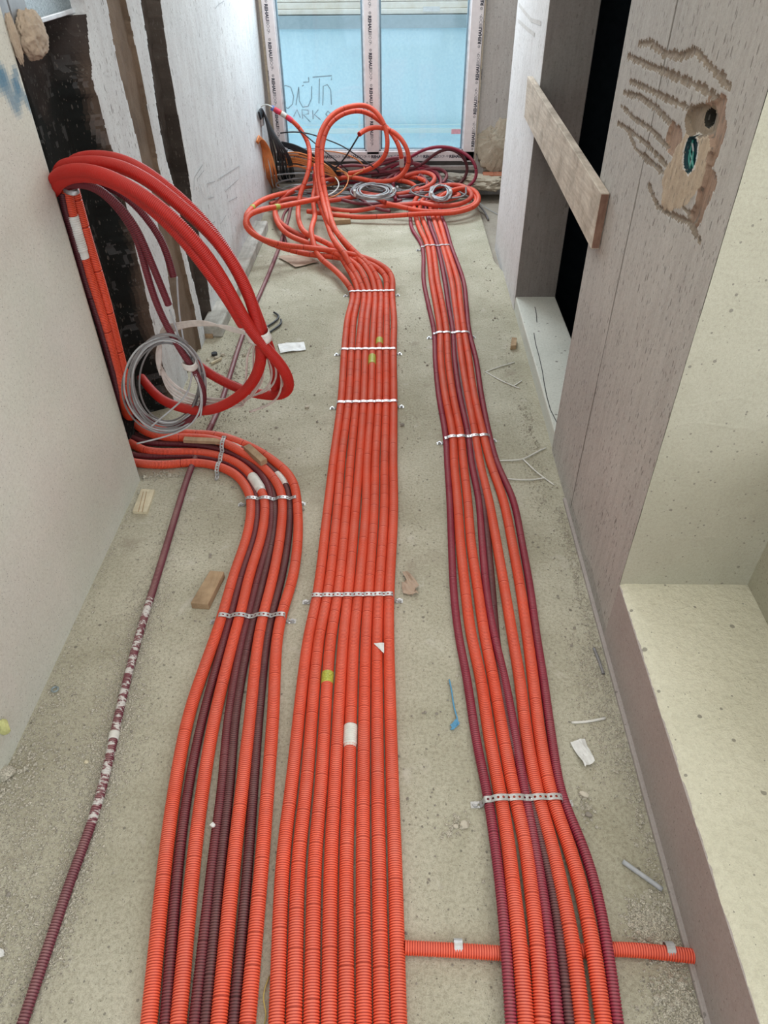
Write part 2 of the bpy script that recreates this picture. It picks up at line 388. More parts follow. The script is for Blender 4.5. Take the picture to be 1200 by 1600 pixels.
me.materials.append(M['wall_l_near']); me.materials.append(M['wall_l'])
cy = np.zeros(len(me.polygons)*3); me.polygons.foreach_get('center', cy); me.polygons.foreach_set('material_index', (cy.reshape(-1, 3)[:, 1] > 2.0455).astype(np.int32))
struct(link('wall_left', me))

# right wall: pier as relief surface with scratches and the socket hole
ys = np.concatenate([np.arange(1.322, 2.2575, .0035), [2.258]]); zs = np.concatenate([np.arange(-.04, 1.56, .0038), np.arange(1.56, 2.8, .06)])
Y, Z = np.meshgrid(ys, zs, indexing='ij'); q = lambda u, v: tuple(onx(u, v, XR)[1:])
jit = .010*(fbm(Y, Z, 90, 41, 2)-.5)
z4 = lambda pts: [q(760+x/2.727, y/2.727) for x, y in pts]
SCR = [([(650, 185), (700, 185), (760, 230), (830, 240), (890, 215), (960, 290), (1040, 375)], 1.0), ([(605, 240), (680, 275), (760, 305), (850, 345), (930, 380), (1000, 440)], 1.0),
       ([(610, 345), (690, 380), (780, 425), (860, 460), (930, 470)], .8), ([(585, 395), (650, 410), (720, 455), (790, 530)], .8),
       ([(575, 450), (630, 505), (700, 550), (775, 630)], .65), ([(560, 525), (610, 555), (690, 620), (775, 715)], .65), ([(600, 550), (640, 640), (700, 690), (765, 745)], .7),
       ([(692, 790), (730, 880), (800, 920), (870, 950), (912, 1030)], .75), ([(840, 880), (890, 940)], .8)]
dm = np.full(Y.shape, 9.0)
for pts, w in SCR: dm = np.minimum(dm, distpoly(Y, Z, z4(pts))/w)
rough = fbm(Y*2.2, Z*.5, 60, 42, 3); scr = (dm+(rough-.5)*.017) < .0058
hole_o = q(760+890/2.727, 640/2.727); hole_t = q(760+920/2.727, 520/2.727)
dY = (Y-hole_o[0]); dZ = (Z-hole_o[1])
UU, VV = proj(np.stack([np.full(Y.shape, XR), Y, Z], -1))
def ell(cu, cv, ru, rv, sk=0): return np.hypot((UU-cu-sk*(VV-cv))/ru, (VV-cv)/rv)
plast = (ell(1072, 268, 32, 66, -.30)+(fbm(Y, Z, 30, 44)-.5)*.45) < 1
brk = (ell(1108, 215, 22, 62, -.15)+(fbm(Y, Z, 24, 45)-.5)*1.1) < 1
brk3 = (ell(1100, 305, 12, 46, -.35)+(fbm(Y, Z, 40, 48)-.5)*1.4) < 1; brk = brk | brk3 | ((ell(1052, 215, 12, 26)+(fbm(Y, Z, 24, 49)-.5)*1.1) < 1)
brk2 = (ell(1093, 188, 24, 26)+(fbm(Y, Z, 24, 46)-.5)*.5) < 1
holeA = ell(1080, 241, 9.5, 28, -.10) < 1; holeB = ell(1102, 184, 8, 14, -.2) < 1; rim = ell(1080, 241, 12.5, 32, -.10) < 1
D = np.zeros(Y.shape); D = np.where(scr, .004, D); D = np.where(brk, .006, D); D = np.where(plast, -.003+.003*fbm(Y, Z, 50, 47), D)
D = np.where(brk2, .010, D); D = np.where(holeB, .03, D); D = np.where(holeA, .028, D)
pk = np.array([.50, .475, .435]); n1 = fbm(Y, Z, 2.5, 51)[..., None]
seam = distpoly(Y, Z, [(q(1059, 0)), (q(943, 550)), (q(892, 792))]); D = np.where(seam < .0028, .003, D)
lap = distpoly(Y, Z, [q(1110, 0), q(1000, 560), q(905, 930)])
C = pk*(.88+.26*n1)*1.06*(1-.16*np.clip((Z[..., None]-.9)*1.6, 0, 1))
C = np.where((seam < .003)[..., None], C*.6, C)
C = np.where(scr[..., None], np.array([.30, .245, .19])*(.8+.5*rough[..., None]), C)
C = np.where(brk[..., None], np.array([.33, .23, .17])*(.7+.7*rough[..., None]), C)
C = np.where(plast[..., None], np.array([.50, .40, .29])*(.85+.3*rough[..., None]), C); C = np.where(brk2[..., None], np.array([.28, .22, .16]), C)
C = np.where(rim[..., None], np.array([.60, .56, .50]), C); C = np.where((holeB)[..., None], np.array([.03, .027, .022]), C); C = np.where(holeA[..., None], np.array([.02, .05, .06]), C)
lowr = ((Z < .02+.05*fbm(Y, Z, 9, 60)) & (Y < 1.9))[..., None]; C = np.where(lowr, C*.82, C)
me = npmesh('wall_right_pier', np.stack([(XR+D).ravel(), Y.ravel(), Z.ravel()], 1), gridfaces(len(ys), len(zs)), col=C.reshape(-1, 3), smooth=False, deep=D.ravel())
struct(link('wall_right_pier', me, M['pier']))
# pier body behind the surface (its sides towards the dark opening)
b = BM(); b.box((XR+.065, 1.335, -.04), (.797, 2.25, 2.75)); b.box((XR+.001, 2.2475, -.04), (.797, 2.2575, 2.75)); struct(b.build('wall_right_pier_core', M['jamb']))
# far piece of the right wall with its jamb, shade painted into the concrete colour
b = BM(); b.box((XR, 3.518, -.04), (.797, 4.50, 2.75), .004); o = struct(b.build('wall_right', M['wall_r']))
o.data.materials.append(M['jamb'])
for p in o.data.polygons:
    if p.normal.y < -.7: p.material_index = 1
# sill of the side opening and the wall below it
b = BM(); b.box((XR+.003, 2.25, -.04), (.797, 3.53, .073), .006); struct(b.build('wall_right_sill', M['sill']))
b = BM()
cr = [(838, 478), (841, 500), (836, 515), (840, 545), (848, 570), (853, 605), (858, 640), (872, 668)]
# crack in the sill as a thin dark line
def ribbon(pts, w, nrm=(0, 0, 1)):
    V = []; F = []
    pts = [Vector(p) for p in pts]; n = Vector(nrm)
    for i, p in enumerate(pts):
        t = (pts[min(i+1, len(pts)-1)]-pts[max(i-1, 0)]).normalized(); s = t.cross(n).normalized()*w/2
        V += [p-s, p+s]
        if i: F.append((2*i-2, 2*i-1, 2*i+1, 2*i))
    return V, F
def strokes(name, lines, w, nrm, mat, parent=None):
    V = []; F = []
    for l in lines:
        v, f = ribbon(l, w, nrm); k = len(V); V += v; F += [tuple(a+k for a in x) for x in f]
    return link(name, pymesh(name, V, F), mat, parent)
z8 = lambda pts, z: [tuple(onz(760+x/4, 360+y/4, z)) for x, y in pts]
o = strokes('trim_1', [z8([(303, 478), (312, 520), (316, 575)], .0737), z8([(297, 640), (308, 710), (330, 790), (350, 880), (362, 960), (378, 1040), (400, 1120), (443, 1205)], .0737)], .004, (0, 0, 1), M['seal']); struct(o)
# dark shaft beyond the side opening
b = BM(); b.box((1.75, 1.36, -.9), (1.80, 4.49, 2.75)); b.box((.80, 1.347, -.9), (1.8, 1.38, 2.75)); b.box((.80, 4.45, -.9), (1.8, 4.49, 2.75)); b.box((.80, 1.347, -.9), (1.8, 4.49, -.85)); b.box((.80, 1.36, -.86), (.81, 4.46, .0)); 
M['shaft'] = plain('shade_black_wall', (.030, .040, .048), .95, spec=.1); struct(b.build('wall_shaft', M['shaft']))  # near-black colour stands in for the unlit room beyond
# near window niche on the right: low wall with ledge, reveal, back wall
def sub_plane(name, o_, eu, ev, nu, nv, amp, mat, seed, edges=None):
    o_ = np.array(o_, float); eu = np.array(eu, float); ev = np.array(ev, float); n = np.cross(eu, ev); n /= np.linalg.norm(n)
    a, c = np.meshgrid(np.linspace(0, 1, nu), np.linspace(0, 1, nv), indexing='ij')
    h = (fbm(a*np.linalg.norm(eu), c*np.linalg.norm(ev), 14, seed)-.5)*amp
    P = o_+a[..., None]*eu+c[..., None]*ev+h[..., None]*n
    if edges is not None: P = edges(P, a, c)
    return struct(link(name, npmesh(name, P.reshape(-1, 3), gridfaces(nu, nv)), mat))
def ragged(P, a, c):   # the ledge's arris is chipped
    k = np.clip(1-a*(.34/.02), 0, 1); P[..., 0] += k*.007*(fbm(P[..., 1], a*0, 60, 77, 3)-.2); P[..., 2] -= k**2*.006; return P
sub_plane('wall_right_ledge_top', (XR, -1.9, .227), (.34, 0, 0), (0, 3.223, 0), 70, 600, .0025, M['ledge'], 71, ragged)
b = BM(); b.box((XR, -1.9, -.04), (.93, 1.322, .2215)); struct(b.build('wall_right_ledge', M['kerb']))
b = BM(); b.box((XR-.010, -1.9, -.04), (XR+.02, 1.95, .011), .003); struct(b.build('baseboard_right', M['kerb']))
sub_plane('wall_right_reveal', (XR+.001, 1.322, .2215), (.345, 0, 0), (0, 0, 2.53), 60, 420, .003, M['cream'], 72)
b = BM(); b.box((.927, -1.9, -.04), (1.3, 1.335, .75), .004); b.box((XR+.006, 1.3245, -.04), (1.3, 1.345, 2.75)); b.box((.927, -1.9, 2.3), (1.3, 1.335, 2.75)); struct(b.build('wall_right_parapet', M['cream']))
# end wall
b = BM(); b.box((.535, YE-.02, -.04), (3.0, 5.95, 2.75)); b.box((-.97, YE+.005, -.04), (.6, 5.95, .150)); b.box((-1.6, YE-.01, -.04), (-.945, 5.95, 2.75)); b.box((-.97, YE, 2.45), (.6, 5.95, 2.75)); struct(b.build('wall_end', M['endwall']))
b = BM(); b.box((-.95, YE-.06, .146), (.545, 5.9, .176), .004); struct(b.build('trim_2', M['kerb']))
b = BM(); b.box((-.96, 5.45, -.04), (.56, YE, .055), .006); struct(b.build('trim_3', M['low_floor']))
b = BM(); b.box((2.95, 4.5, -.04), (3.0, 5.9, 2.75)); b.box((.78, 4.49, -.04), (3.0, 4.53, 2.75)); struct(b.build('wall_far_right', M['endwall']))
b = BM(); b.box((-1.4, -1.2, 2.75), (3.0, 5.95, 2.85)); struct(b.build('ceiling', M['ceiling']))

# ------------------------------------------------------------------ the end window
def text_arrays(s, size, bold=0.0):
    c = bpy.data.curves.new('t', 'FONT'); c.body = s; c.size = size; c.offset = bold; c.resolution_u = 2
    o = bpy.data.objects.new('t', c); COL.objects.link(o); dg = bpy.context.evaluated_depsgraph_get(); dg.update()
    me = bpy.data.meshes.new_from_object(o.evaluated_get(dg)); V = [v.co.copy() for v in me.vertices]; F = [tuple(p.vertices) for p in me.polygons]
    bpy.data.objects.remove(o); bpy.data.curves.remove(c); bpy.data.meshes.remove(me); return V, F
def ring(cx, cy, r, w, n=12, sq=False):
    if sq: a = [(cx-r, cy-r), (cx+r, cy-r), (cx+r, cy+r), (cx-r, cy+r)]; bb = [(cx-r+w, cy-r+w), (cx+r-w, cy-r+w), (cx+r-w, cy+r-w), (cx-r+w, cy+r-w)]; n = 4
    else: a = [(cx+r*math.cos(t), cy+r*math.sin(t)) for t in np.linspace(0, 2*math.pi, n, endpoint=False)]; bb = [(cx+(r-w)*math.cos(t), cy+(r-w)*math.sin(t)) for t in np.linspace(0, 2*math.pi, n, endpoint=False)]
    V = [Vector((x, y, 0)) for x, y in a+bb]; F = [(i, (i+1) % n, n+(i+1) % n, n+i) for i in range(n)]; return V, F
def film_print(name, parent, start, udir, vdir, count, period, small=None):
    U = Vector(udir); Vv = Vector(vdir); S = Vector(start); blk = ([], []); gr = ([], [])
    def add(dst, VF, off):
        V, F = VF; k = len(dst[0]); dst[0].extend([S+U*(v.x+off)+Vv*v.y for v in V]); dst[1].extend([tuple(a+k for a in f) for f in F])
    tv = text_arrays('REHAU', .0285, .0013)
    for i in range(count):
        o = i*period
        add(gr, ring(.008, .010, .0075, .0025, 3), o-.022); add(gr, ring(.010, .012, .0085, .002, 6), o-.024)
        add(blk, tv, o)
        add(gr, ring(.098, .010, .0095, .0022, sq=True), o); add(gr, ring(.098, .010, .0045, .0018, sq=True), o)
        add(gr, ring(.120, .010, .0095, .0022), o); add(gr, ring(.142, .010, .0090, .0022, 7), o); add(gr, ring(.150, .014, .0060, .002, 5), o); add(gr, ring(.160, .008, .0045, .002, 3), o)
    if small is not None:
        ts = text_arrays('EURO-DESIGN', .0095, .0003)
        for off in small: V, F = ts; add(blk, ([Vector((v.x, v.y-.022, 0)) for v in V], F), off)
    link('printed_lettering', pymesh(name, *blk), M['ink'], parent); link('printed_symbols', pymesh(name, *gr), M['ink_grey'], parent)
W1 = bpy.data.objects.new('window_1', None); COL.objects.link(W1); W1.location = (-.2, YE-.02, .2); W1['kind'] = 'structure'
fy0, fy1 = 5.60, 5.67; top_z = 2.42
b = BM(); b.box((-.925, fy0, .205), (.522, fy1, .272), .004); b.box((-.925, fy0, .2), (-.850, fy1, top_z), .004); b.box((.438, fy0, .2), (.522, fy1, top_z), .004); b.box((-.262, fy0, .25), (-.170, fy1, top_z), .004); b.box((-.925, fy0, top_z-.07), (.522, fy1, top_z), .004)
fr = b.build('window_frame', M['pvc'], W1)
for (x0, x1) in ((-.850, -.262), (-.170, .438)):
    b = BM(); z0, z1, w = .272, top_z-.07, .010
    for lo, hi in (((x0, fy0+.012, z0), (x0+w, fy0+.05, z1)), ((x1-w, fy0+.012, z0), (x1, fy0+.05, z1)), ((x0, fy0+.012, z0), (x1, fy0+.05, z0+w))): b.box(lo, hi)
    b.build('glazing_bead', M['pvc_edge'], W1)
    b = BM()
    for lo, hi in (((x0+w, fy0+.026, z0), (x0+w+.011, fy0+.05, z1)), ((x1-w-.011, fy0+.026, z0), (x1-w, fy0+.05, z1)), ((x0, fy0+.026, z0+w), (x1, fy0+.05, z0+w+.006))): b.box(lo, hi)
    b.build('gasket', M['gasket'], W1)
    b = BM(); b.box((x0+.01, fy0+.042, z0), (x1-.01, fy0+.046, z1)); b.build('window_pane', M['glass'], W1)
yy = fy0-.0008
film_print('lf', W1, (-.905, yy, 1.36), (0, 0, -1), (1, 0, 0), 5, .208, small=[.58])
film_print('mf', W1, (-.232, yy, 1.29), (0, 0, -1), (1, 0, 0), 5, .205, small=[.70])
film_print('rf', W1, (.515, yy, .30), (0, 0, 1), (-1, 0, 0), 5, .208, small=[.42, .86])
film_print('bf', W1, (-.80, yy, .228), (1, 0, 0), (0, 0, 1), 7, .190, small=None)
b = BM(); b.box((-.925, fy0+.005, .176), (.522, fy1, .205)); b.build('seal_strip', M['seal'], W1)
b = BM(); b.box((.523, fy0+.004, .15), (.533, fy1, top_z)); b.box((-.945, fy0+.012, .15), (-.926, fy1, top_z)); b.build('mounting_tape', M['rubble'], W1)
# window high in the left wall over the chase
W2 = bpy.data.objects.new('window_2', None); COL.objects.link(W2); W2.location = (-1.02, 2.3, 1.38); W2['kind'] = 'structure'
b = BM(); b.box((-1.06, 2.05, 1.378), (-.985, 2.135, 2.3), .006); b.box((-1.06, 2.155, 1.378), (-.995, 2.262, 2.3), .006); b.build('window_frame', M['alu'], W2)
b = BM(); b.box((-1.05, 2.135, 1.38), (-1.03, 2.156, 2.3)); b.build('gasket', M['seal'], W2)
b = BM(); b.box((-1.012, 2.262, 1.386), (-1.006, 2.70, 2.3)); b.build('window_pane', M['frost'], W2)
b = BM(); b.box((-1.06, 2.26, 1.374), (-.998, 2.72, 1.386), .002); b.build('window_sill', M['pvc_edge'], W2)
# outside, across the yard
b = BM(); b.box((-3.2, 7.2, -.6), (3.2, 7.4, .853)); o = tag(b.build('rendered_wall', M['ext']), 'pale blue rendered wall with faint writing outside the end window', 'wall')
def vline(pts): return [tuple(ony(u, v, 7.197)) for u, v in pts]
Z1 = lambda pts: vline([(380+x/2.857, y/2.857) for x, y in pts])
letters = [Z1(p) for p in [
    [(160, 390), (190, 382), (212, 390), (225, 430), (220, 465), (200, 485), (180, 475), (165, 450)], [(248, 388), (235, 470)], [(262, 385), (270, 380)], [(248, 395), (250, 450), (265, 478), (290, 475), (305, 440), (305, 385)],
    [(268, 368), (292, 366), (292, 345)], [(310, 345), (395, 338), (393, 358)], [(340, 350), (338, 462)], [(355, 470), (357, 385), (375, 378), (390, 400), (394, 468)],
    [(225, 520), (240, 490), (255, 525)], [(265, 530), (262, 490), (290, 492), (292, 508), (268, 512), (300, 545)], [(310, 492), (312, 532)], [(335, 490), (318, 512), (345, 535)], [(368, 510), (378, 496), (390, 508), (380, 522), (368, 510)]]]
strokes('writing', letters, .008, (0, 1, 0), M['spray'], o)
b = BM(); b.box((-3.2, 7.14, .853), (3.2, 7.4, .944)); tag(b.build('concrete_band', M['ext_band']), 'grey blue concrete band on top of the pale blue outside wall', 'ledge')
for i, (z0, z1, y0) in enumerate([(.950, .985, 7.16), (.987, 1.030, 7.19), (1.033, 1.10, 7.2), (1.103, 1.2, 7.22)]):
    b = BM(); b.box((-3.2, y0, z0), (3.2, y0+.16, z1), .004)
    tag(b.build('plank', M['ext_board']), ['lowest', 'second', 'third', 'topmost'][i]+' cream plank stacked above the grey band outside the window', 'plank', 'planks above the outside band')
b = BM(); b.box((.16, 7.15, .965), (.30, 7.158, 1.0)); o = b.build('paper_note', M['paper']); tag(o, 'small pale printed slip on the cream planks outside the right pane', 'note')
b = BM(); b.box((-3, 7.10, .065), (3, 7.13, .105), .006); b.box((-2.6, 7.105, -.6), (-2.56, 7.13, .07)); b.box((2.56, 7.105, -.6), (2.6, 7.13, .07)); b.box((.60, 7.105, -.6), (.63, 7.125, .07)); b.box((-3, 7.11, .13), (3, 7.118, .136)); b.box((-.40, 7.105, .06), (-.385, 7.12, .20)); b.box((-.34, 7.105, .06), (-.325, 7.12, .20)); tag(b.build('handrail', M['ext_rail']), 'pale horizontal rail in front of the blue outside wall', 'rail')
b = BM(); b.box((.44, 7.094, .060), (.56, 7.102, .098), .002); tag(b.build('red_tag', plain('faded_red', (.80, .30, .32), .7)), 'small faded red tag on the outside rail', 'tag')
b = BM(); b.box((-3.2, 5.95, -.7), (3.2, 7.3, -.6)); struct(b.build('floor_outside', M['ext']))

# ------------------------------------------------------------------ tubes
def smooth_path(P, step):
    P = np.asarray(P, float); P = np.vstack([2*P[0]-P[1], P, 2*P[-1]-P[-2]]); out = []
    for i in range(1, len(P)-2):
        p0, p1, p2, p3 = P[i-1:i+3]; al = .5
        t0 = 0; t1 = t0+max(np.linalg.norm(p1-p0), 1e-6)**al; t2 = t1+max(np.linalg.norm(p2-p1), 1e-6)**al; t3 = t2+max(np.linalg.norm(p3-p2), 1e-6)**al
        n = max(4, int(np.linalg.norm(p2-p1)/max(step, .004))); t = np.linspace(t1, t2, n, endpoint=False)[:, None]
        A1 = (t1-t)/(t1-t0)*p0+(t-t0)/(t1-t0)*p1; A2 = (t2-t)/(t2-t1)*p1+(t-t1)/(t2-t1)*p2; A3 = (t3-t)/(t3-t2)*p2+(t-t2)/(t3-t2)*p3
        B1 = (t2-t)/(t2-t0)*A1+(t-t0)/(t2-t0)*A2; B2 = (t3-t)/(t3-t1)*A2+(t-t1)/(t3-t1)*A3
        out.append((t2-t)/(t2-t1)*B1+(t-t1)/(t2-t1)*B2)
    out.append(P[-2][None]); return np.vstack(out)
def relax(Q, k):
    for _ in range(k): Q[1:-1] = .25*Q[:-2]+.5*Q[1:-1]+.25*Q[2:]
    return Q
def frames(Q):
    T = np.gradient(Q, axis=0); T /= np.linalg.norm(T, axis=1)[:, None]+1e-12
    Nn = np.zeros_like(T); a = np.array([0, 0, 1.0]) if abs(T[0][2]) < .9 else np.array([1.0, 0, 0]); n = a-T[0]*a.dot(T[0]); Nn[0] = n/np.linalg.norm(n)
    for i in range(1, len(T)):
        n = Nn[i-1]-T[i]*Nn[i-1].dot(T[i]); Nn[i] = n/(np.linalg.norm(n)+1e-12)
    return T, Nn, np.cross(T, Nn)
def tube(name, P, r, mat, parent=None, pitch=0, ribfar=3.3, sides=12, rings=0, seed=0, relaxn=6, ribdepth=.0021, plaster=None, radf=None, cap=True, raw=False, nring=None):
    Q = np.asarray(P, float) if raw else relax(smooth_path(P, .02), relaxn)
    S = np.concatenate([[0], np.cumsum(np.linalg.norm(np.diff(Q, axis=0), axis=1))]); Ltot = S[-1]
    s = [0.0]; r_off = []; rn = random.Random(seed)
    if pitch:
        st = np.arange(0, Ltot, .02); yv = np.interp(st, S, Q[:, 1]); zv = np.interp(st, S, Q[:, 2])
        ss = []; ro = []; gd = []; cur = 0.0
        nextring = rn.uniform(.02, .1)
        while cur < Ltot:
            yy_ = np.interp(cur, S, Q[:, 1])
            isring = rings and cur > nextring
            if isring: nextring = cur+rn.uniform(.05, .13)/rings
            if yy_ < ribfar:
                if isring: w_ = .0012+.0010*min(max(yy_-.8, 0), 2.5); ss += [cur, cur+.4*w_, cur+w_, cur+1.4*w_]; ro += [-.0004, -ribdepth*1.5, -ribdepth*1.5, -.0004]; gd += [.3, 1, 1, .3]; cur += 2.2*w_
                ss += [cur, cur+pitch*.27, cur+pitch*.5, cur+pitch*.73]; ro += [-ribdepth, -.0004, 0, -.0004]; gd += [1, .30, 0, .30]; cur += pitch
            else:
                if isring: ss += [cur, cur+.002, cur+.004]; ro += [-.0006, -.0022, -.0006]; gd += [.1, .85, .1]; cur += .008
                ss += [cur]; ro += [-.0004]; gd += [.36]; cur += .012
        ss = np.array(ss); ro = np.array(ro); gd = np.array(gd); k = ss <= Ltot; ss, ro, gd = ss[k], ro[k], gd[k]
    else:
        n = nring or max(6, int(Ltot/max(.008, r*1.2))); ss = np.linspace(0, Ltot, n); ro = np.zeros(n); gd = np.zeros(n)
    C3 = np.stack([np.interp(ss, S, Q[:, i]) for i in range(3)], 1)
    T, A, B = frames(Q); Ai = np.stack([np.interp(ss, S, A[:, i]) for i in range(3)], 1); Bi = np.stack([np.interp(ss, S, B[:, i]) for i in range(3)], 1)
    Ai /= np.linalg.norm(Ai, axis=1)[:, None]; Bi /= np.linalg.norm(Bi, axis=1)[:, None]
    th = np.linspace(0, 2*np.pi, sides, endpoint=False); rr = (r+ro)
    if radf is not None: rr = rr*np.array([radf(x/Ltot) for x in ss])
    V = C3[:, None, :]+rr[:, None, None]*(np.cos(th)[None, :, None]*Ai[:, None, :]+np.sin(th)[None, :, None]*Bi[:, None, :])
    m = len(ss); i, j = np.meshgrid(np.arange(m-1), np.arange(sides), indexing='ij'); a = (i*sides+j).ravel(); b_ = (i*sides+(j+1) % sides).ravel()
    F = np.stack([a, b_, b_+sides, a+sides], 1)
    pl = np.zeros(m)
    if plaster:
        for (s0, s1) in plaster: pl = np.maximum(pl, ((C3[:, 1] > s0) & (C3[:, 1] < s1)).astype(float))
    dust = np.clip(.75+.35*np.clip((C3[:, 1]-1.2)/2, 0, 1), 0, 1.2)
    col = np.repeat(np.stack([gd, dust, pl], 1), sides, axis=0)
    V = V.reshape(-1, 3)
    if cap:   # closed ends, slightly hollow like a cut pipe
        e0 = len(V); V = np.vstack([V, C3[0]+T[0]*r*.5, C3[-1]-T[-1]*r*.5]); col = np.vstack([col, [1, 0, 0], [1, 0, 0]])
        jj = np.arange(sides); F = np.vstack([F, np.stack([jj, np.full(sides, e0), np.full(sides, e0), (jj+1) % sides], 1)*1])
        base = (m-1)*sides; F2 = np.stack([base+jj, base+(jj+1) % sides, np.full(sides, e0+1), np.full(sides, e0+1)], 1)
        F = F[:-sides]; tri = [(int((x+1) % sides), int(x), e0) for x in jj]+[(int(base+x), int(base+(x+1) % sides), e0+1) for x in jj]
        # triangles stored as degenerate-free separate polygons
        me = bpy.data.meshes.new(name); nq = len(F); nt_ = len(tri)
        me.vertices.add(len(V)); me.vertices.foreach_set('co', V.astype(np.float32).ravel())
        li = np.concatenate([F.ravel(), np.array(tri).ravel()]).astype(np.int32); me.loops.add(len(li)); me.loops.foreach_set('vertex_index', li)
        me.polygons.add(nq+nt_); me.polygons.foreach_set('loop_start', np.concatenate([np.arange(0, nq*4, 4), nq*4+np.arange(0, nt_*3, 3)]).astype(np.int32))
        me.polygons.foreach_set('loop_total', np.concatenate([np.full(nq, 4), np.full(nt_, 3)]).astype(np.int32)); me.update(calc_edges=True)
        at_ = me.color_attributes.new('paint', 'FLOAT_COLOR', 'POINT'); c4 = np.ones((len(V), 4), np.float32); c4[:, :3] = col; at_.data.foreach_set('color', c4.ravel())
        me.polygons.foreach_set('use_smooth', np.ones(nq+nt_, bool)); me.validate()
    else: me = npmesh(name, V, F, col=col)
    o = link(name, me, mat, parent); PATHS[o.name] = Q; return o
PATHS = {}
def sleeve(o, target, length, r, mat, name='coupling_sleeve', step_end=True):
    """a short collar on tube o, centred nearest to target"""
    Q = PATHS[o.name]; S = np.concatenate([[0], np.cumsum(np.linalg.norm(np.diff(Q, axis=0), axis=1))])
    i = int(np.argmin(np.linalg.norm(Q-np.array(target), axis=1))); s0, s1 = S[i]-length/2, S[i]+length/2
    ss = np.linspace(max(s0, 0), min(s1, S[-1]), 14); P = np.stack([np.interp(ss, S, Q[:, k]) for k in range(3)], 1)
    rib = .045 if step_end else .03
    return tube(name, P, r, mat, parent=o, raw=True, sides=16, nring=int(length/.0013), radf=(lambda t: (1.0 if (t > .16 or not step_end) else .92)+(rib*math.cos(t*length/.0062*2*math.pi) if (t > .16 and t < .97) else 0)))

# ------------------------------------------------------------------ conduit bundles
RO, RD = .0162, .0120
CROSS_Y = float(onz(715, 1485, .015)[1])
def lift(y): return .0265*math.exp(-((y-CROSS_Y)/.17)**2)
def floor_pts(rows, r, lifted=False, z0=0.0):
    out = []
    for row in rows:
        u, v = row[0], row[1]; z = r+z0+(row[2] if len(row) > 2 else 0); p = onz(u, v, z)
        if lifted:
            for _ in range(3): p = onz(u, v, z+lift(p[1]))
        out.append(p)
    return out
def ext_back(P, n=.9):  # continue towards and beyond the camera
    P = list(P); d = P[0]-P[1]; d /= np.linalg.norm(d); return [P[0]+d*n]+P

ORD = ['first', 'second', 'third', 'fourth', 'fifth', 'sixth', 'seventh', 'eighth']
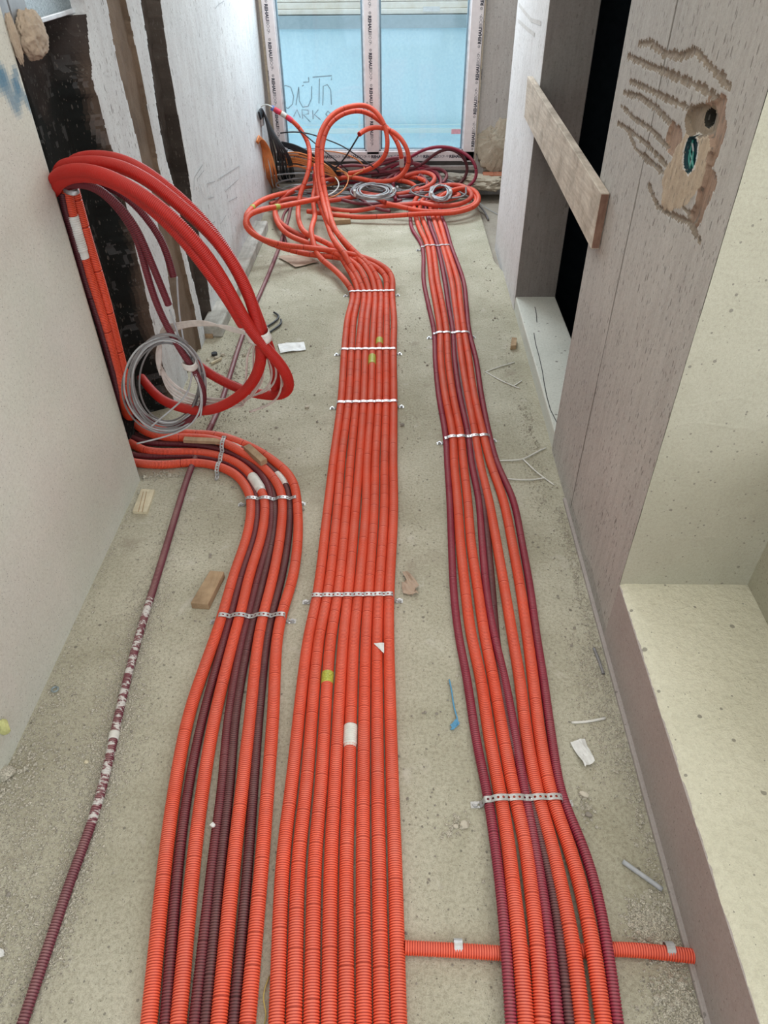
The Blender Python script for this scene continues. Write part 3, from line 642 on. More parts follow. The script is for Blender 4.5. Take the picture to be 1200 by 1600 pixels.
# --- middle bundle, eight orange conduits, running on into the heap by the window
rowsL = [(418.5, 1600), (430, 1345), (445, 1230), (472, 1000), (488, 930), (505, 800), (514, 720), (527, 628), (533, 545), (538, 500), (546, 456)]
rowsR = [(637, 1600), (629, 1345), (624, 1230), (617, 1000), (616, 930), (622, 800), (621, 720), (621, 628), (620, 545), (620, 500), (617, 456)]
z5 = lambda pts: [(380+x/2.857, 300+y/2.857) for x, y in pts]
z1 = lambda pts: [(380+x/2.857, y/2.857) for x, y in pts]
tails = {
 0: [(*z5([(462, 405)])[0], .03), (*z5([(400, 340)])[0], .03), (*z5([(340, 290)])[0], .05), (*z5([(305, 190)])[0], .10), (492, 335, .06), (489, 310, .10), (493, 288, .14), (491, 262, .22)],
 1: [(*z5([(490, 380)])[0], .03), (*z5([(455, 320)])[0], .05), (*z5([(410, 250)])[0], .08), (*z5([(345, 215)])[0], .09), (*z5([(275, 180)])[0], .07), (467, 345, .06), (466, 325, .06), (470, 300, .12), (480, 275, .20), (484, 248, .28), (479, 218, .36), (462, 193, .42), (443, 179, .45), (424, 168, .47)],
 2: [(*z5([(515, 390)])[0], .03), (*z5([(480, 330)])[0], .06), (*z5([(455, 280)])[0], .10), (*z5([(405, 215)])[0], .10), (510, 345, .08), (500, 318, .10), (496, 290, .16), (492, 258, .24)],
 3: [(*z5([(545, 390)])[0], .03), (*z5([(500, 320)])[0], .06), (*z5([(410, 275)])[0], .07), (*z5([(300, 232)])[0], .05), (*z5([(200, 190)])[0], .03), (*z5([(150, 130)])[0], .03), (*z5([(147, 60)])[0], .03), (442, 308, .05), (470, 294, .08), (500, 284, .10), (545, 277, .12), (590, 284, .12), (620, 280, .14), (637, 262, .22), (638, 238, .32), (622, 211, .42), (598, 199, .46), (576, 200, .46), (561, 210, .44)],
 4: [(*z5([(575, 385)])[0], .03), (*z5([(535, 320)])[0], .06), (*z5([(465, 245)])[0], .08), (*z5([(410, 170)])[0], .10), (514, 345, .11), (503, 305, .16), (497, 270, .26), (496, 225, .42), (507, 194, .52), (528, 173, .58), (553, 165, .60), (578, 167, .58), (594, 182, .53), (604, 206, .44), (605, 236, .33), (592, 255, .24), (570, 267, .17), (545, 271, .14)],
 5: [(*z5([(598, 380)])[0], .03), (*z5([(560, 325)])[0], .06), (*z5([(490, 260)])[0], .09), (*z5([(425, 190)])[0], .12), (520, 350, .12), (510, 310, .15), (503, 268, .27), (504, 225, .40), (515, 194, .50), (538, 177, .55), (568, 174, .54), (590, 186, .48), (612, 208, .40), (624, 230, .32), (628, 250, .24), (628, 268, .15), (640, 280, .09)],
 6: [(*z5([(640, 385)])[0], .03), (*z5([(600, 340)])[0], .05), (*z5([(520, 305)])[0], .06), (*z5([(400, 290)])[0], .05), (*z5([(250, 270)])[0], .04), (*z5([(110, 225)])[0], .10), (*z5([(40, 180)])[0], .17), (*z5([(15, 130)])[0], .22), (*z5([(40, 70)])[0], .20), (416, 310, .14), (450, 300, .07), (485, 290, .09)],
 7: [(*z5([(668, 400)])[0], .02), (*z5([(648, 350)])[0], .04), (*z5([(560, 300)])[0], .07), (*z5([(440, 270)])[0], .08), (*z5([(300, 250)])[0], .08), (*z5([(170, 235)])[0], .12), (*z5([(60, 200)])[0], .18), (*z5([(8, 155)])[0], .24), (*z5([(18, 110)])[0], .27), (*z5([(80, 80)])[0], .25), (440, 322, .2), (475, 315, .16), (503, 309, .14)],
}
mid_lab = ['far left of the bundle', 'second from left', 'third from left with a yellow tape ring', 'fourth from left', 'fifth from left with a ribbed white sleeve', 'sixth from left', 'seventh from left with a paper scrap on it', 'far right of the bundle']
mid = []
for i in range(8):
    f = (i+.5)/8
    rows = [(a[0]+(c[0]-a[0])*f+(0 if k in (0, 4, 7, 8, 10) else random.uniform(-1, 1)), a[1]+(c[1]-a[1])*f) for k, (a, c) in enumerate(zip(rowsL, rowsR))]
    P = floor_pts(rows, RO); P = ext_back(P, .7)+[far(u, v, z+RO) for (u, v, z) in tails[i]]
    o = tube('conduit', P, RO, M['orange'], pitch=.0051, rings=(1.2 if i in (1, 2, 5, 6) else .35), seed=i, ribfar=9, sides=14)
    tag(o, 'orange conduit of the middle bundle, '+mid_lab[i], 'conduit', 'orange conduits of the middle bundle'); mid.append(o)
sleeve(mid[4], onz(549, 1150, RO), .062, RO+.0012, M['white'])
sleeve(mid[2], onz(512, 1059, RO), .036, RO+.0007, M['green_tape'], 'tape_wrap', False)
sleeve(mid[5], onz(591, 534, RO), .055, RO+.0012, M['green_tape'], 'tape_wrap', False)
sleeve(mid[4], onz(580, 565, RO), .080, RO+.0018, M['green_tape'], 'tape_wrap', False)
sleeve(mid[6], far(396, 369, .05), .05, RO+.001, M['green_tape'], 'tape_wrap', False)
sleeve(mid[7], far(393, 352, .05), .05, RO+.001, M['green_tape'], 'tape_wrap', False)
sleeve(mid[5], onz(628, 253, .24), .06, RO+.001, M['tape_white'], 'tape_wrap', False)
for k, (mt, off) in enumerate([(M['blue_tape'], .005), (M['red_tape'], .045), (M['tape_white'], .085), (M['red_tape'], .14)]):
    Q = PATHS[mid[1].name]; s = np.cumsum(np.linalg.norm(np.diff(Q[::-1], axis=0), axis=1)); p = Q[::-1][int(np.searchsorted(s, off+.015))]
    sleeve(mid[1], p, .038, RO+.001+.0002*k, mt, 'tape_wrap', False)
for k, (mt, off) in enumerate([(M['blue_tape'], .02), (M['tape_white'], .05), (M['red_tape'], .08)]):
    Q = PATHS[mid[0].name]; s = np.cumsum(np.linalg.norm(np.diff(Q[::-1], axis=0), axis=1)); p = Q[::-1][int(np.searchsorted(s, off))]
    sleeve(mid[0], p, .032, RO+.001+.0002*k, mt, 'tape_wrap', False)

# --- right bundle
z8b = lambda L_: [(640+x/2.143, 1100+y/2.143) for x, y in L_]
z7 = lambda L_: [(640+x/2.143, 640+y/2.143) for x, y in L_]
RB = {
 'D1': z8b([(340, 1071), (322, 800), (303, 600), (283, 450), (262, 310)])+z7([(222, 1100), (192, 900), (163, 750), (147, 600), (140, 450), (134, 300), (126, 180), (121, 90)])+z5([(872, 900), (858, 750), (852, 620), (826, 500), (806, 400), (798, 240), (752, 160), (746, 95)]),
 'O1': z8b([(390, 1071), (368, 800), (345, 600), (328, 450), (305, 310)])+z7([(268, 1100), (238, 900), (205, 750), (186, 600), (170, 450), (160, 300), (149, 180), (145, 90)])+z5([(900, 900), (882, 750), (879, 620), (860, 500), (842, 400), (822, 240), (786, 160), (768, 95)]),
 'O2': z8b([(445, 1071), (428, 800), (405, 600), (385, 450), (352, 310)])+z7([(315, 1100), (280, 900), (250, 750), (228, 600), (206, 450), (194, 300), (180, 180), (172, 90)])+z5([(935, 900), (915, 750), (908, 620), (888, 500), (868, 400), (845, 240), (815, 160), (793, 95)]),
 'D2': z8b([(497, 1071), (470, 800), (440, 600), (415, 450), (388, 310)])+z7([(355, 1100), (318, 900), (282, 750), (257, 600), (243, 450), (231, 300), (207, 180), (197, 90)])+z5([(965, 900), (944, 750), (936, 620), (915, 500), (900, 400), (867, 240), (838, 160), (820, 95)]),
 'O3': z8b([(580, 1071), (545, 800), (505, 600), (470, 450), (430, 310)])+z7([(393, 1100), (368, 900), (343, 750), (318, 600), (292, 450), (264, 300), (235, 180), (220, 90)])+z5([(1000, 900), (975, 750), (960, 620), (944, 500), (930, 400), (888, 240), (862, 160), (842, 95)]),
 'O4': z8b([(650, 1071), (612, 800), (570, 600), (525, 450), (475, 310)])+z7([(437, 1100), (413, 900), (393, 750), (371, 600), (344, 450), (313, 300), (271, 180), (248, 90)])+z5([(1030, 900), (1008, 750), (986, 620), (970, 500), (958, 400), (908, 240), (886, 160), (865, 95)]),
 'D4': z8b([(697, 1071), (660, 800), (620, 600), (570, 450), (510, 310)])+z7([(476, 1100), (448, 900), (424, 750), (404, 600), (377, 450), (346, 300), (293, 180), (268, 90)])+z5([(1062, 900), (1040, 750), (1008, 620), (996, 500), (984, 400), (928, 240), (906, 160), (882, 95)]),
 'D3': z8b([(536, 1071), (505, 800), (474, 600), (437, 450), (405, 310)])+z7([(335, 1100), (306, 900), (288, 750), (276, 600), (262, 450), (246, 300), (222, 180), (208, 90)])+z5([(982, 900), (960, 750), (948, 620), (930, 500), (916, 400), (878, 240), (850, 160), (831, 95)])}
rt_tail = {'D1': [(640, 318, .02), (632, 300, .04), (600, 290, .06), (560, 285, .07), (500, 290, .05)],
 'O1': [(646, 318, .03), (655, 300, .06), (640, 285, .09), (600, 280, .09)],
 'O2': [(656, 318, .03), (672, 300, .06), (668, 285, .10), (640, 276, .11), (610, 282, .10)],
 'D2': [(664, 318, .03), (675, 300, .07), (690, 283, .10), (676, 266, .12), (648, 262, .13), (622, 270, .12), (614, 290, .10), (618, 312, .07)],
 'O3': [(672, 318, .03), (690, 304, .05), (720, 298, .05), (742, 306, .05), (740, 320, .045), (705, 330, .045), (660, 330, .05), (630, 324, .06), (604, 318, .08)],
 'O4': [(680, 318, .04), (700, 300, .08), (732, 294, .07), (747, 305, .07), (742, 322, .06), (712, 332, .05), (660, 334, .045), (600, 338, .03), (552, 339, .02), (480, 330, .03)],
 'D4': [(690, 318, .03), (700, 300, .05), (728, 294, .06), (744, 280, .12), (742, 255, .22), (718, 235, .29), (690, 229, .30), (662, 234, .27), (640, 246, .22), (610, 262, .12)],
 'D3': [(676, 318, .02), (690, 300, .04), (718, 288, .07), (731, 268, .14), (726, 247, .21), (703, 232, .26), (680, 240, .22), (658, 258, .15), (630, 268, .1), (580, 275, .08)]}
rlab = {'D1': 'maroon corrugated conduit at the left edge of the right bundle', 'O1': 'orange corrugated conduit of the right bundle, next to its left edge', 'O2': 'orange corrugated conduit of the right bundle, left of the central maroon pair',
 'D2': 'maroon corrugated conduit lying uppermost along the centre of the right bundle', 'O3': 'orange corrugated conduit of the right bundle, right of the central maroon pair', 'O4': 'orange corrugated conduit of the right bundle, next to its right edge',
 'D4': 'maroon corrugated conduit at the right edge of the right bundle', 'D3': 'dark maroon conduit sunk low between the others in the right bundle'}
right = {}
for k, rows in RB.items():
    r = RO if k[0] == 'O' else RD; z0 = .004 if k == 'D2' else (-.001 if k == 'D3' else 0)
    P = ext_back(floor_pts(rows, r, True, z0), .6)+[far(u, v, z+r) for u, v, z in rt_tail[k]]
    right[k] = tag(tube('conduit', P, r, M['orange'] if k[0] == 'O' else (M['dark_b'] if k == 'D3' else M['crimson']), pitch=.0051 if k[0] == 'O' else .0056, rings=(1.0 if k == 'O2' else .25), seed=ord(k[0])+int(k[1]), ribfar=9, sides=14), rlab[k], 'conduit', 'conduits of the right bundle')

# --- left bundle
zb = lambda y, *xs: [(200+x/2.609, 1000+y/2.609) for x in xs]
rowsB = [zb(1565, 85, 152, 205, 270, 315, 370, 430, 487), zb(900, 152, 207, 268, 345, 380, 432, 490, 546), zb(600, 192, 247, 306, 383, 414, 466, 512, 570), zb(300, 250, 308, 357, 411, 440, 500, 535, 592), zb(0, 352, 392, 430, 466, 492, 532, 566, 607)]
z6 = lambda y, *xs: [(180+x/2.308, 640+y/2.308) for x in xs]
rowsB += [z6(740, 388, 418, 452, 482, 503, 535, 565, 600), z6(600, 427, 455, 484, 517, 538, 570, 602, 642), z6(440, 480, 506, 532, 560, 572, 598, 627, 660), z6(325, 490, 512, 539, 563, 575, 603, 628, 655)]
bend = {0: [(475, 285), (440, 235), (370, 203), (280, 190), (180, 200), (120, 197), (60, 190)],
 1: [(500, 285), (462, 225), (400, 190), (300, 168), (180, 168), (110, 170), (50, 160)],
 2: [(525, 290), (490, 235), (440, 192), (370, 165), (280, 152), (180, 155), (100, 148), (40, 110)],
 3: [(555, 280), (520, 225), (470, 185), (400, 150), (300, 130), (200, 122), (110, 122), (40, 90)],
 4: [(566, 280), (530, 222), (480, 180), (405, 143), (300, 122), (200, 114), (110, 110), (45, 70)],
 5: [(595, 285), (562, 235), (505, 185), (430, 138), (360, 108), (270, 100), (180, 100), (110, 82), (62, 40)],
 6: [(615, 270), (585, 235), (545, 195), (480, 155), (420, 128), (340, 98), (230, 92), (150, 75), (90, 30)],
 7: [(648, 275), (620, 225), (575, 188), (520, 150), (460, 122), (360, 90), (270, 88), (170, 74), (110, 45), (75, 10)]}
zstack = [0, 0, .006, .012, .004, .014, .010, .016]
RL = .0165
llab = ['orange corrugated conduit at the left edge of the left bundle', 'maroon conduit between the two leftmost orange conduits of the left bundle', 'orange conduit of the left bundle with a wide cream sleeve on the bend',
 'left one of the paired maroon conduits in the left bundle', 'right one of the paired maroon conduits in the left bundle', 'orange conduit right of the maroon pair in the left bundle',
 'maroon conduit of the left bundle with a small cream sleeve on the bend', 'orange corrugated conduit at the right edge of the left bundle']
z3 = lambda x, y: (60+x/2.727, 220+y/2.727)
# risers in the chase: continuation of the conduits upward (x, y, z from the zoomed view at a given depth)
def chase(pts, Yd): return [ony(*z3(x, y), Yd) for x, y in pts]
risers = {5: chase([(365, 1120), (340, 1010), (295, 830), (225, 600), (175, 440), (135, 290), (118, 200)], 2.10), 7: chase([(392, 1120), (372, 1020), (330, 850), (270, 620), (212, 430), (160, 240), (145, 190)], 2.13),
 6: chase([(345, 1110), (325, 1010), (250, 750), (200, 600), (160, 450), (115, 300), (100, 220)], 2.09), 2: [np.array([-1.03, 2.10, .10]), np.array([-1.05, 2.10, .4]), np.array([-1.06, 2.10, .9])],
 0: [np.array([-1.02, 2.13, .03]), np.array([-1.07, 2.17, .08]), np.array([-1.085, 2.18, .4])], 3: [np.array([-1.02, 2.11, .12]), np.array([-1.05, 2.12, .5]), np.array([-1.06, 2.12, .9])],
 1: [np.array([-1.03, 2.13, .08]), np.array([-1.07, 2.13, .4])], 4: [np.array([-1.02, 2.12, .16]), np.array([-1.04, 2.14, .5]), np.array([-1.05, 2.14, .9])]}
left = []
for i in range(8):
    dark = i in (1, 3, 4, 6); r = RD if dark else RL
    rows = [row[i] for row in rowsB]
    P = ext_back(floor_pts(rows, r), .6)
    for u, v in bend[i]: P.append(onz(180+u/2.308, 640+v/2.308, r+zstack[i]*1.0+ (.02 if i >= 5 and u < 500 else 0)))
    P += risers[i]
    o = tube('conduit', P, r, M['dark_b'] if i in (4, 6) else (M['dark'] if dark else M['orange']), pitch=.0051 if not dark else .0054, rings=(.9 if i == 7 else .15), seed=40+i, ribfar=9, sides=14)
    left.append(tag(o, llab[i], 'conduit', 'conduits of the left bundle'))
sleeve(left[2], onz(180+505/2.308, 640+258/2.308, .03), .10, RL+.0025, M['white'])
sleeve(left[6], onz(180+583/2.308, 640+252/2.308, .03), .075, RD+.003, M['white'])
sleeve(left[6], onz(180+435/2.308, 640+132/2.308, .03), .10, RD+.003, M['white'])
sleeve(left[5], ony(*z3(172, 420), 2.10), .125, RL+.002, M['white'])

# --- lone maroon conduit along the left wall
lone = [(35, 1600), (60, 1525), (92, 1430), (112, 1370), (142, 1290), (164, 1215), (178, 1150), (194, 1080), (215, 1000), (238, 925), (258, 860), (276, 800), (299, 730), (330, 665), (345, 630), (358, 590), (372, 545), (388, 500), (405, 462), (421, 425), (434, 392), (445, 360), (452, 335), (456, 315)]
o = tube('conduit', ext_back(floor_pts(lone, .0115), .5), .0115, M['lone'], pitch=.0056, seed=90, ribfar=2.4, plaster=[(.75, 1.45)], sides=14)
tag(o, 'single mortar-splashed maroon conduit on the floor beside the left wall', 'conduit'); lonec = o
sleeve(o, onz(177, 1150, .0115), .022, .0128, M['white'], 'tape_wrap', False)

# --- orange conduit crossing under the right bundle
xs = [onz(637, 1481, .0145)+np.array([-.006, 0, 0]), onz(715, 1485, .0145), onz(800, 1490, .0145), onz(900, 1487, .0145), onz(960, 1483, .0145), onz(1020, 1487, .0145), onz(1083, 1494, .0145)]
crossc = tube('conduit', xs, .0140, M['orange'], pitch=.0051, seed=91, sides=14, relaxn=2)
tag(crossc, 'short orange conduit crossing under the right bundle to the right wall', 'conduit')
for k, (u, v) in enumerate([(715, 1484), (1043, 1489)]):
    p = onz(u, v, .0); b = BM(); n = 12; w = .0085
    pts = [(p[1]+.0158*math.cos(t), .0145+.0158*math.sin(t)) for t in np.linspace(-.35, math.pi+.35, n)]
    V = [];F = []
    for (y, z) in pts: V += [(p[0]-w, y, max(z, .002)), (p[0]+w, y, max(z, .002))]
    for (y, z) in [pts[0], pts[-1]]: pass
    for i in range(n-1): F.append((2*i, 2*i+1, 2*i+3, 2*i+2))
    me = pymesh('pipe_clip', V, F); o = link('pipe_clip', me, M['galv']); md = o.modifiers.new('thick', 'SOLIDIFY'); md.thickness = .0015; md.offset = 1
    tag(o, ['pale metal clip on the crossing conduit between the middle and right bundles', 'pale metal clip on the crossing conduit next to the right wall'][k], 'clip', 'clips on the crossing conduit')

# ------------------------------------------------------------------ perforated straps
def strap(name, A, B, tops, label, width=.0165, tail=(.03, .03), tilt=0, heights=None):
    """perforated steel band from A to B over conduit tops; tops: height function of fraction"""
    A = np.array(A, float); B = np.array(B, float); root = empty('perforated_strap', (float((A[0]+B[0])/2), float((A[1]+B[1])/2), 0), label, 'strap', 'perforated steel straps')
    n = 60; prof = []
    d = (B-A); Lh = np.linalg.norm(d[:2]); dr = np.array([d[0]/Lh, d[1]/Lh, 0]); side = np.array([-dr[1], dr[0], 0])
    prof.append((-tail[0], .0015)); prof.append((-.010, .0015)); prof.append((-.0035, .008)); prof.append((-.001, tops(0)*.62))
    for k in range(n+1): f = k/n; prof.append((f*Lh, tops(f)+.0012))
    prof.append((Lh+.001, tops(1)*.62)); prof.append((Lh+.0035, .008)); prof.append((Lh+.010, .0015)); prof.append((Lh+tail[1], .0015))
    pr = np.array(prof); S = np.concatenate([[0], np.cumsum(np.hypot(np.diff(pr[:, 0]), np.diff(pr[:, 1])))])
    Lt = S[-1]; cell = .0125; nc = int(Lt/cell); cell = Lt/nc
    def at(s, t):
        a = np.interp(s, S, pr[:, 0]); z = np.interp(s, S, pr[:, 1]); base = A*0; base[:2] = A[:2]
        zb = np.interp(np.clip(a/Lh, 0, 1), [0, 1], [A[2], B[2]]); tt = (t-.5)*width
        return base+dr*a+side*tt+np.array([0, 0, z+zb])
    V = []; F = []
    for c in range(nc):
        s0 = c*cell; k = len(V); hole = [(s0+cell*.5+.0033*math.cos(q_), .5+(.0033/width)*math.sin(q_)) for q_ in np.arange(8)*math.pi/4+math.pi/8]
        # outline points matched to the octagon
        ou = [(s0+cell, .75), (s0+cell*.75, 1), (s0+cell*.25, 1), (s0, .75), (s0, .25), (s0+cell*.25, 0), (s0+cell*.75, 0), (s0+cell, .25)]
        wv = .96+.0*c
        for (s, t) in hole+ou: V.append(at(s, .5+(t-.5)*wv))
        for i in range(8): j = (i+1) % 8; F.append((k+i, k+8+i, k+8+j, k+j))
        cor = [(s0+cell, 1), (s0, 1), (s0, 0), (s0+cell, 0)]; kc = len(V)
        for (s, t) in cor: V.append(at(s, .5+(t-.5)*wv))
        F += [(k+8, kc, k+9), (k+10, kc+1, k+11), (k+12, kc+2, k+13), (k+14, kc+3, k+15)]
    o = link('band', pymesh('band', V, F), M['galv'], root); md = o.modifiers.new('thick', 'SOLIDIFY'); md.thickness = .001; md.offset = 0
    for sgn, e in ((-1, A), (1, B)):
        c = e*1.0+dr*sgn*.020; b = BM(); b.cyl((c[0], c[1], .005+(0)), .0062, .004, 10); b.cyl((c[0], c[1], .0085), .004, .004, 8); b.build('screw', M['galv'], root)
    return root
def tops_fn(conds, A, B):
    """height of the band over the real conduits between A and B (sagging a little between them)"""
    A = np.array(A, float); B = np.array(B, float); d = (B-A)[:2]; Lh = np.linalg.norm(d); d = d/Lh; nrm = np.array([-d[1], d[0]]); xs_ = []
    for o, r in conds:
        Q = PATHS[o.name]; s = (Q[:, :2]-A[:2])@nrm; t = (Q[:, :2]-A[:2])@d
        for i in np.where(s[:-1]*s[1:] <= 0)[0]:
            if -.03 < t[i] < Lh+.03 and Q[i, 2] < .2: xs_.append((t[i], Q[i, 2], r))
    def f(fr):
        x = fr*Lh; h = .004
        for t, z, r in xs_:
            for off in (0.0,): 
                dx = abs(x-t)
                if dx < r*1.9: h = max(h, z+math.sqrt(max((r*1.12)**2-min(dx*.62, r)**2, 0)))
        return h
    return f
midc = [(o, RO) for o in mid]; rc = [(right[k], RO if k[0] == 'O' else RD) for k in right]; lc = [(left[i], RD if i in (1, 3, 4, 6) else RL) for i in range(8)]
for (u0, v0, u1, v1, cs, lb) in [
    (487, 931, 614, 929, midc, 'perforated steel strap across the middle bundle, nearest the camera'),
    (526, 629, 620, 627, midc, 'bright perforated strap across the middle bundle, below the two green taped joints'),
    (532, 546, 618, 545, midc, 'bright perforated strap across the middle bundle, between the two green taped joints'),
    (545, 455, 616, 454, midc, 'bright perforated strap across the middle bundle where its conduits fan out'),
    (757, 1248, 878, 1246, rc, 'perforated steel strap across the right bundle, nearest the camera'),
    (695, 683, 765, 680, rc, 'perforated strap across the right bundle, level with the twigs of white cable'),
    (677, 520, 734, 519, rc, 'perforated strap across the right bundle, second from the window'),
    (658, 384, 703, 383, rc, 'small perforated strap across the right bundle, closest to the window'),
    (342, 962, 445, 961, lc, 'perforated steel strap across the straight run of the left bundle'),
    (384, 779, 463, 778, lc, 'perforated strap across the left bundle just below the cream sleeves')]:
    A = onz(u0, v0, .030); B = onz(u1, v1, .030); A[2] = B[2] = 0
    if cs is rc and v0 > 1000: pass
    strap('s', A, B, tops_fn(cs, A, B), lb)
# strap over the bend
A = onz(338, 735, .03); B = onz(352, 690, .045); A[2] = B[2] = 0
strap('s', A, B, tops_fn(lc, A, B), 'perforated strap running up across the bend of the left bundle', tail=(.012, .012))

# ------------------------------------------------------------------ hanging loops out of the chase
def hang(pts): return [ony(*z3(x, y), Yd) for x, y, Yd in pts]
loops = []
L1 = hang([(62, 200, 2.12), (68, 160, 2.03), (110, 132, 1.96), (200, 125, 1.88), (320, 160, 1.80), (450, 232, 1.75), (580, 335, 1.72), (700, 465, 1.72), (790, 600, 1.74), (855, 720, 1.76), (915, 820, 1.78), (985, 900, 1.80), (1045, 970, 1.83), (1072, 1040, 1.87), (1045, 1080, 1.93), (960, 1083, 2.00), (850, 1055, 2.06), (740, 1000, 2.08), (670, 950, 2.06)])
L2 = hang([(75, 190, 2.16), (95, 112, 2.06), (170, 95, 1.98), (270, 92, 1.93), (380, 120, 1.88), (500, 190, 1.84), (620, 290, 1.80), (740, 400, 1.78), (830, 520, 1.77), (900, 660, 1.78), (935, 790, 1.80), (950, 880, 1.80), (945, 960, 1.83), (905, 1040, 1.87), (840, 1100, 1.92), (760, 1140, 1.97), (680, 1152, 2.02), (600, 1135, 2.06), (530, 1105, 2.14), (480, 1060, 2.26), (440, 1010, 2.40)])
L3 = hang([(110, 170, 2.18), (150, 85, 2.09), (250, 68, 2.02), (350, 82, 1.96), (460, 135, 1.90), (570, 220, 1.86), (690, 330, 1.83), (800, 470, 1.81), (870, 600, 1.80), (925, 730, 1.81), (965, 840, 1.82), (1000, 930, 1.86), (1012, 1000, 1.92), (1012, 1060, 1.97)])
L4 = hang([(70, 215, 2.10), (85, 180, 2.02), (150, 150, 1.95), (270, 158, 1.86), (380, 208, 1.80), (500, 300, 1.76), (620, 420, 1.73), (720, 550, 1.73), (800, 660, 1.75), (872, 782, 1.78)])
labs = ['orange conduit loop at the chase, swinging widest to the right', 'orange conduit loop at the chase, forming the large low ring around the cables', 'topmost orange conduit of the loops at the chase, ending just above the floor', 'orange conduit of the loops at the chase, cut off above the white tape']
M['orange_shade'] = conduit_mat('shade_dark_orange_plastic', (.47, .016, .010), (.30, .008, .005), .12)  # same orange plastic, colour darkened for the loops' shaded camera side
for Lx, lb in zip([L1, L2, L3, L4], labs):
    loops.append(tag(tube('conduit', Lx, .0165, M['orange_shade'], pitch=.0046, ribfar=9, seed=5, sides=16), lb, 'conduit', 'orange loops hanging at the chase'))
dk = [([(90, 200, 2.12), (150, 178, 2.02), (240, 192, 1.98), (330, 262, 1.96), (410, 355, 1.95), (465, 480, 1.95), (515, 600, 1.96), (555, 700, 1.97)], 'maroon conduit hanging at the chase, cut end pointing down over the grey coil'),
      ([(110, 200, 2.14), (190, 172, 2.05), (290, 190, 2.02), (390, 250, 2.0), (470, 340, 2.0), (535, 440, 2.0), (575, 578, 2.0)], 'maroon conduit hanging at the chase, rightmost with the shortest drop'),
      ([(100, 210, 2.14), (180, 182, 2.04), (270, 215, 2.0), (350, 300, 1.98), (420, 410, 1.97), (455, 540, 1.97), (505, 700, 1.97), (570, 830, 1.97), (630, 930, 1.98), (690, 1020, 1.99), (708, 1100, 2.0), (680, 1165, 2.02), (600, 1210, 2.05), (490, 1200, 2.07), (400, 1140, 2.08), (370, 1090, 2.10)], 'maroon conduit loop hanging at the chase, curling round behind the grey coil')]
for p, lb in dk: loops.append(tag(tube('conduit', hang(p), .0108, M['dark'], pitch=.0050, ribfar=9, seed=6, sides=14), lb, 'conduit', 'maroon conduits hanging at the chase'))
# tape wraps of the hanging loops
def wrap(center, axis, rx, ry, h, mat, name, label):
    ax = Vector(axis).normalized(); s = ax.orthogonal().normalized(); t = ax.cross(s); V = []; F = []; n = 24
    # keep the long side across the picture
    ref = Vector((1, -.25, .3)); s = (ref-ax*ref.dot(ax)).normalized(); t = ax.cross(s)
    for j, dz in enumerate((-h/2, -h/4, 0, h/4, h/2)):
        for i in range(n):
            a = 2*math.pi*i/n; k = 1+.05*math.sin(3*a+j); V.append(Vector(center)+ax*(dz+.003*math.sin(2*a))+s*rx*k*math.cos(a)+t*ry*k*math.sin(a))
    for j in range(4):
        for i in range(n): F.append((j*n+i, j*n+(i+1) % n, (j+1)*n+(i+1) % n, (j+1)*n+i))
    o = link(name, pymesh(name, V, F, True), mat); md = o.modifiers.new('thick', 'SOLIDIFY'); md.thickness = .001
    return tag(o, label, 'tape')
wrap(ony(*z3(938, 832), 1.805), np.array(ony(*z3(905, 720), 1.80))-np.array(ony(*z3(965, 920), 1.80)), .036, .026, .03, M['tape_white'], 'tape_tie', 'white tape wrapped round the hanging orange loops')
wrap(ony(*z3(645, 955), 1.98), np.array(ony(*z3(620, 880), 1.98))-np.array(ony(*z3(665, 1020), 1.98)), .024, .020, .022, M['tape_white'], 'tape_tie', 'white tape wrapped round the maroon conduit and grey coil')
wrap(ony(*z3(140, 215), 2.075), (0, .1, 1), .024, .016, .012, M['galv'], 'metal_clamp', 'metal clamp holding the risers at the top of the chase')
# grey cable coil and pale ring
def coil(cpx, Yd, ax_, ay_, n, tail, r, mat, seed, sweep=1.0, a0=0, jx=14):
    rr = random.Random(seed); pts = []
    for k in range(n*14+1):
        a = a0+2*math.pi*k/14*sweep; t = k/14
        pts.append((cpx[0]+(ax_+jx*math.sin(t*2.3+seed))*math.cos(a)+10*math.sin(t*1.7), cpx[1]+(ay_+jx*math.cos(t*1.9+seed))*math.sin(a)+12*math.cos(t*1.1), Yd+.035*math.sin(a+.6)+.02*math.sin(t*2.9)))
    return hang(pts+tail)
o = empty('cable_coil', tuple(ony(*z3(540, 1030), 1.99)), 'coil of thin grey cables hanging behind the maroon conduits at the chase', 'cable coil')
for k in range(5):
    P = coil((545-4*k, 1018+5*k), 2.0, 138+8*k, 178+5*k, 2, [], .0026, M['grey_cable'], 3+k*2.7, a0=-.9+k*.3)
    tube('cable_turn', P, .0030, M['grey_cable'] if k % 2 else M['dkgrey_cable'], parent=o, sides=8, relaxn=2)
for k, tl in enumerate([[(655, 980, 1.98), (640, 1080, 1.98), (560, 1150, 1.97), (480, 1218, 1.96)], [(670, 990, 1.98), (700, 1110, 1.98), (660, 1210, 1.97), (560, 1255, 1.97), (420, 1290, 1.98)], [(590, 580, 2.0), (600, 740, 2.0), (620, 860, 1.99), (640, 950, 1.98), (700, 1060, 1.98), (690, 1180, 1.98)], [(560, 720, 1.98), (600, 840, 1.98), (635, 940, 1.98)]]):
    tube('cable_end', hang(tl), .0030, M['grey_cable'], parent=o, sides=8)
o = empty('cable_coil', tuple(ony(*z3(800, 960), 1.85)), 'ring of pale translucent cables taped to the orange loops above the floor', 'cable coil')
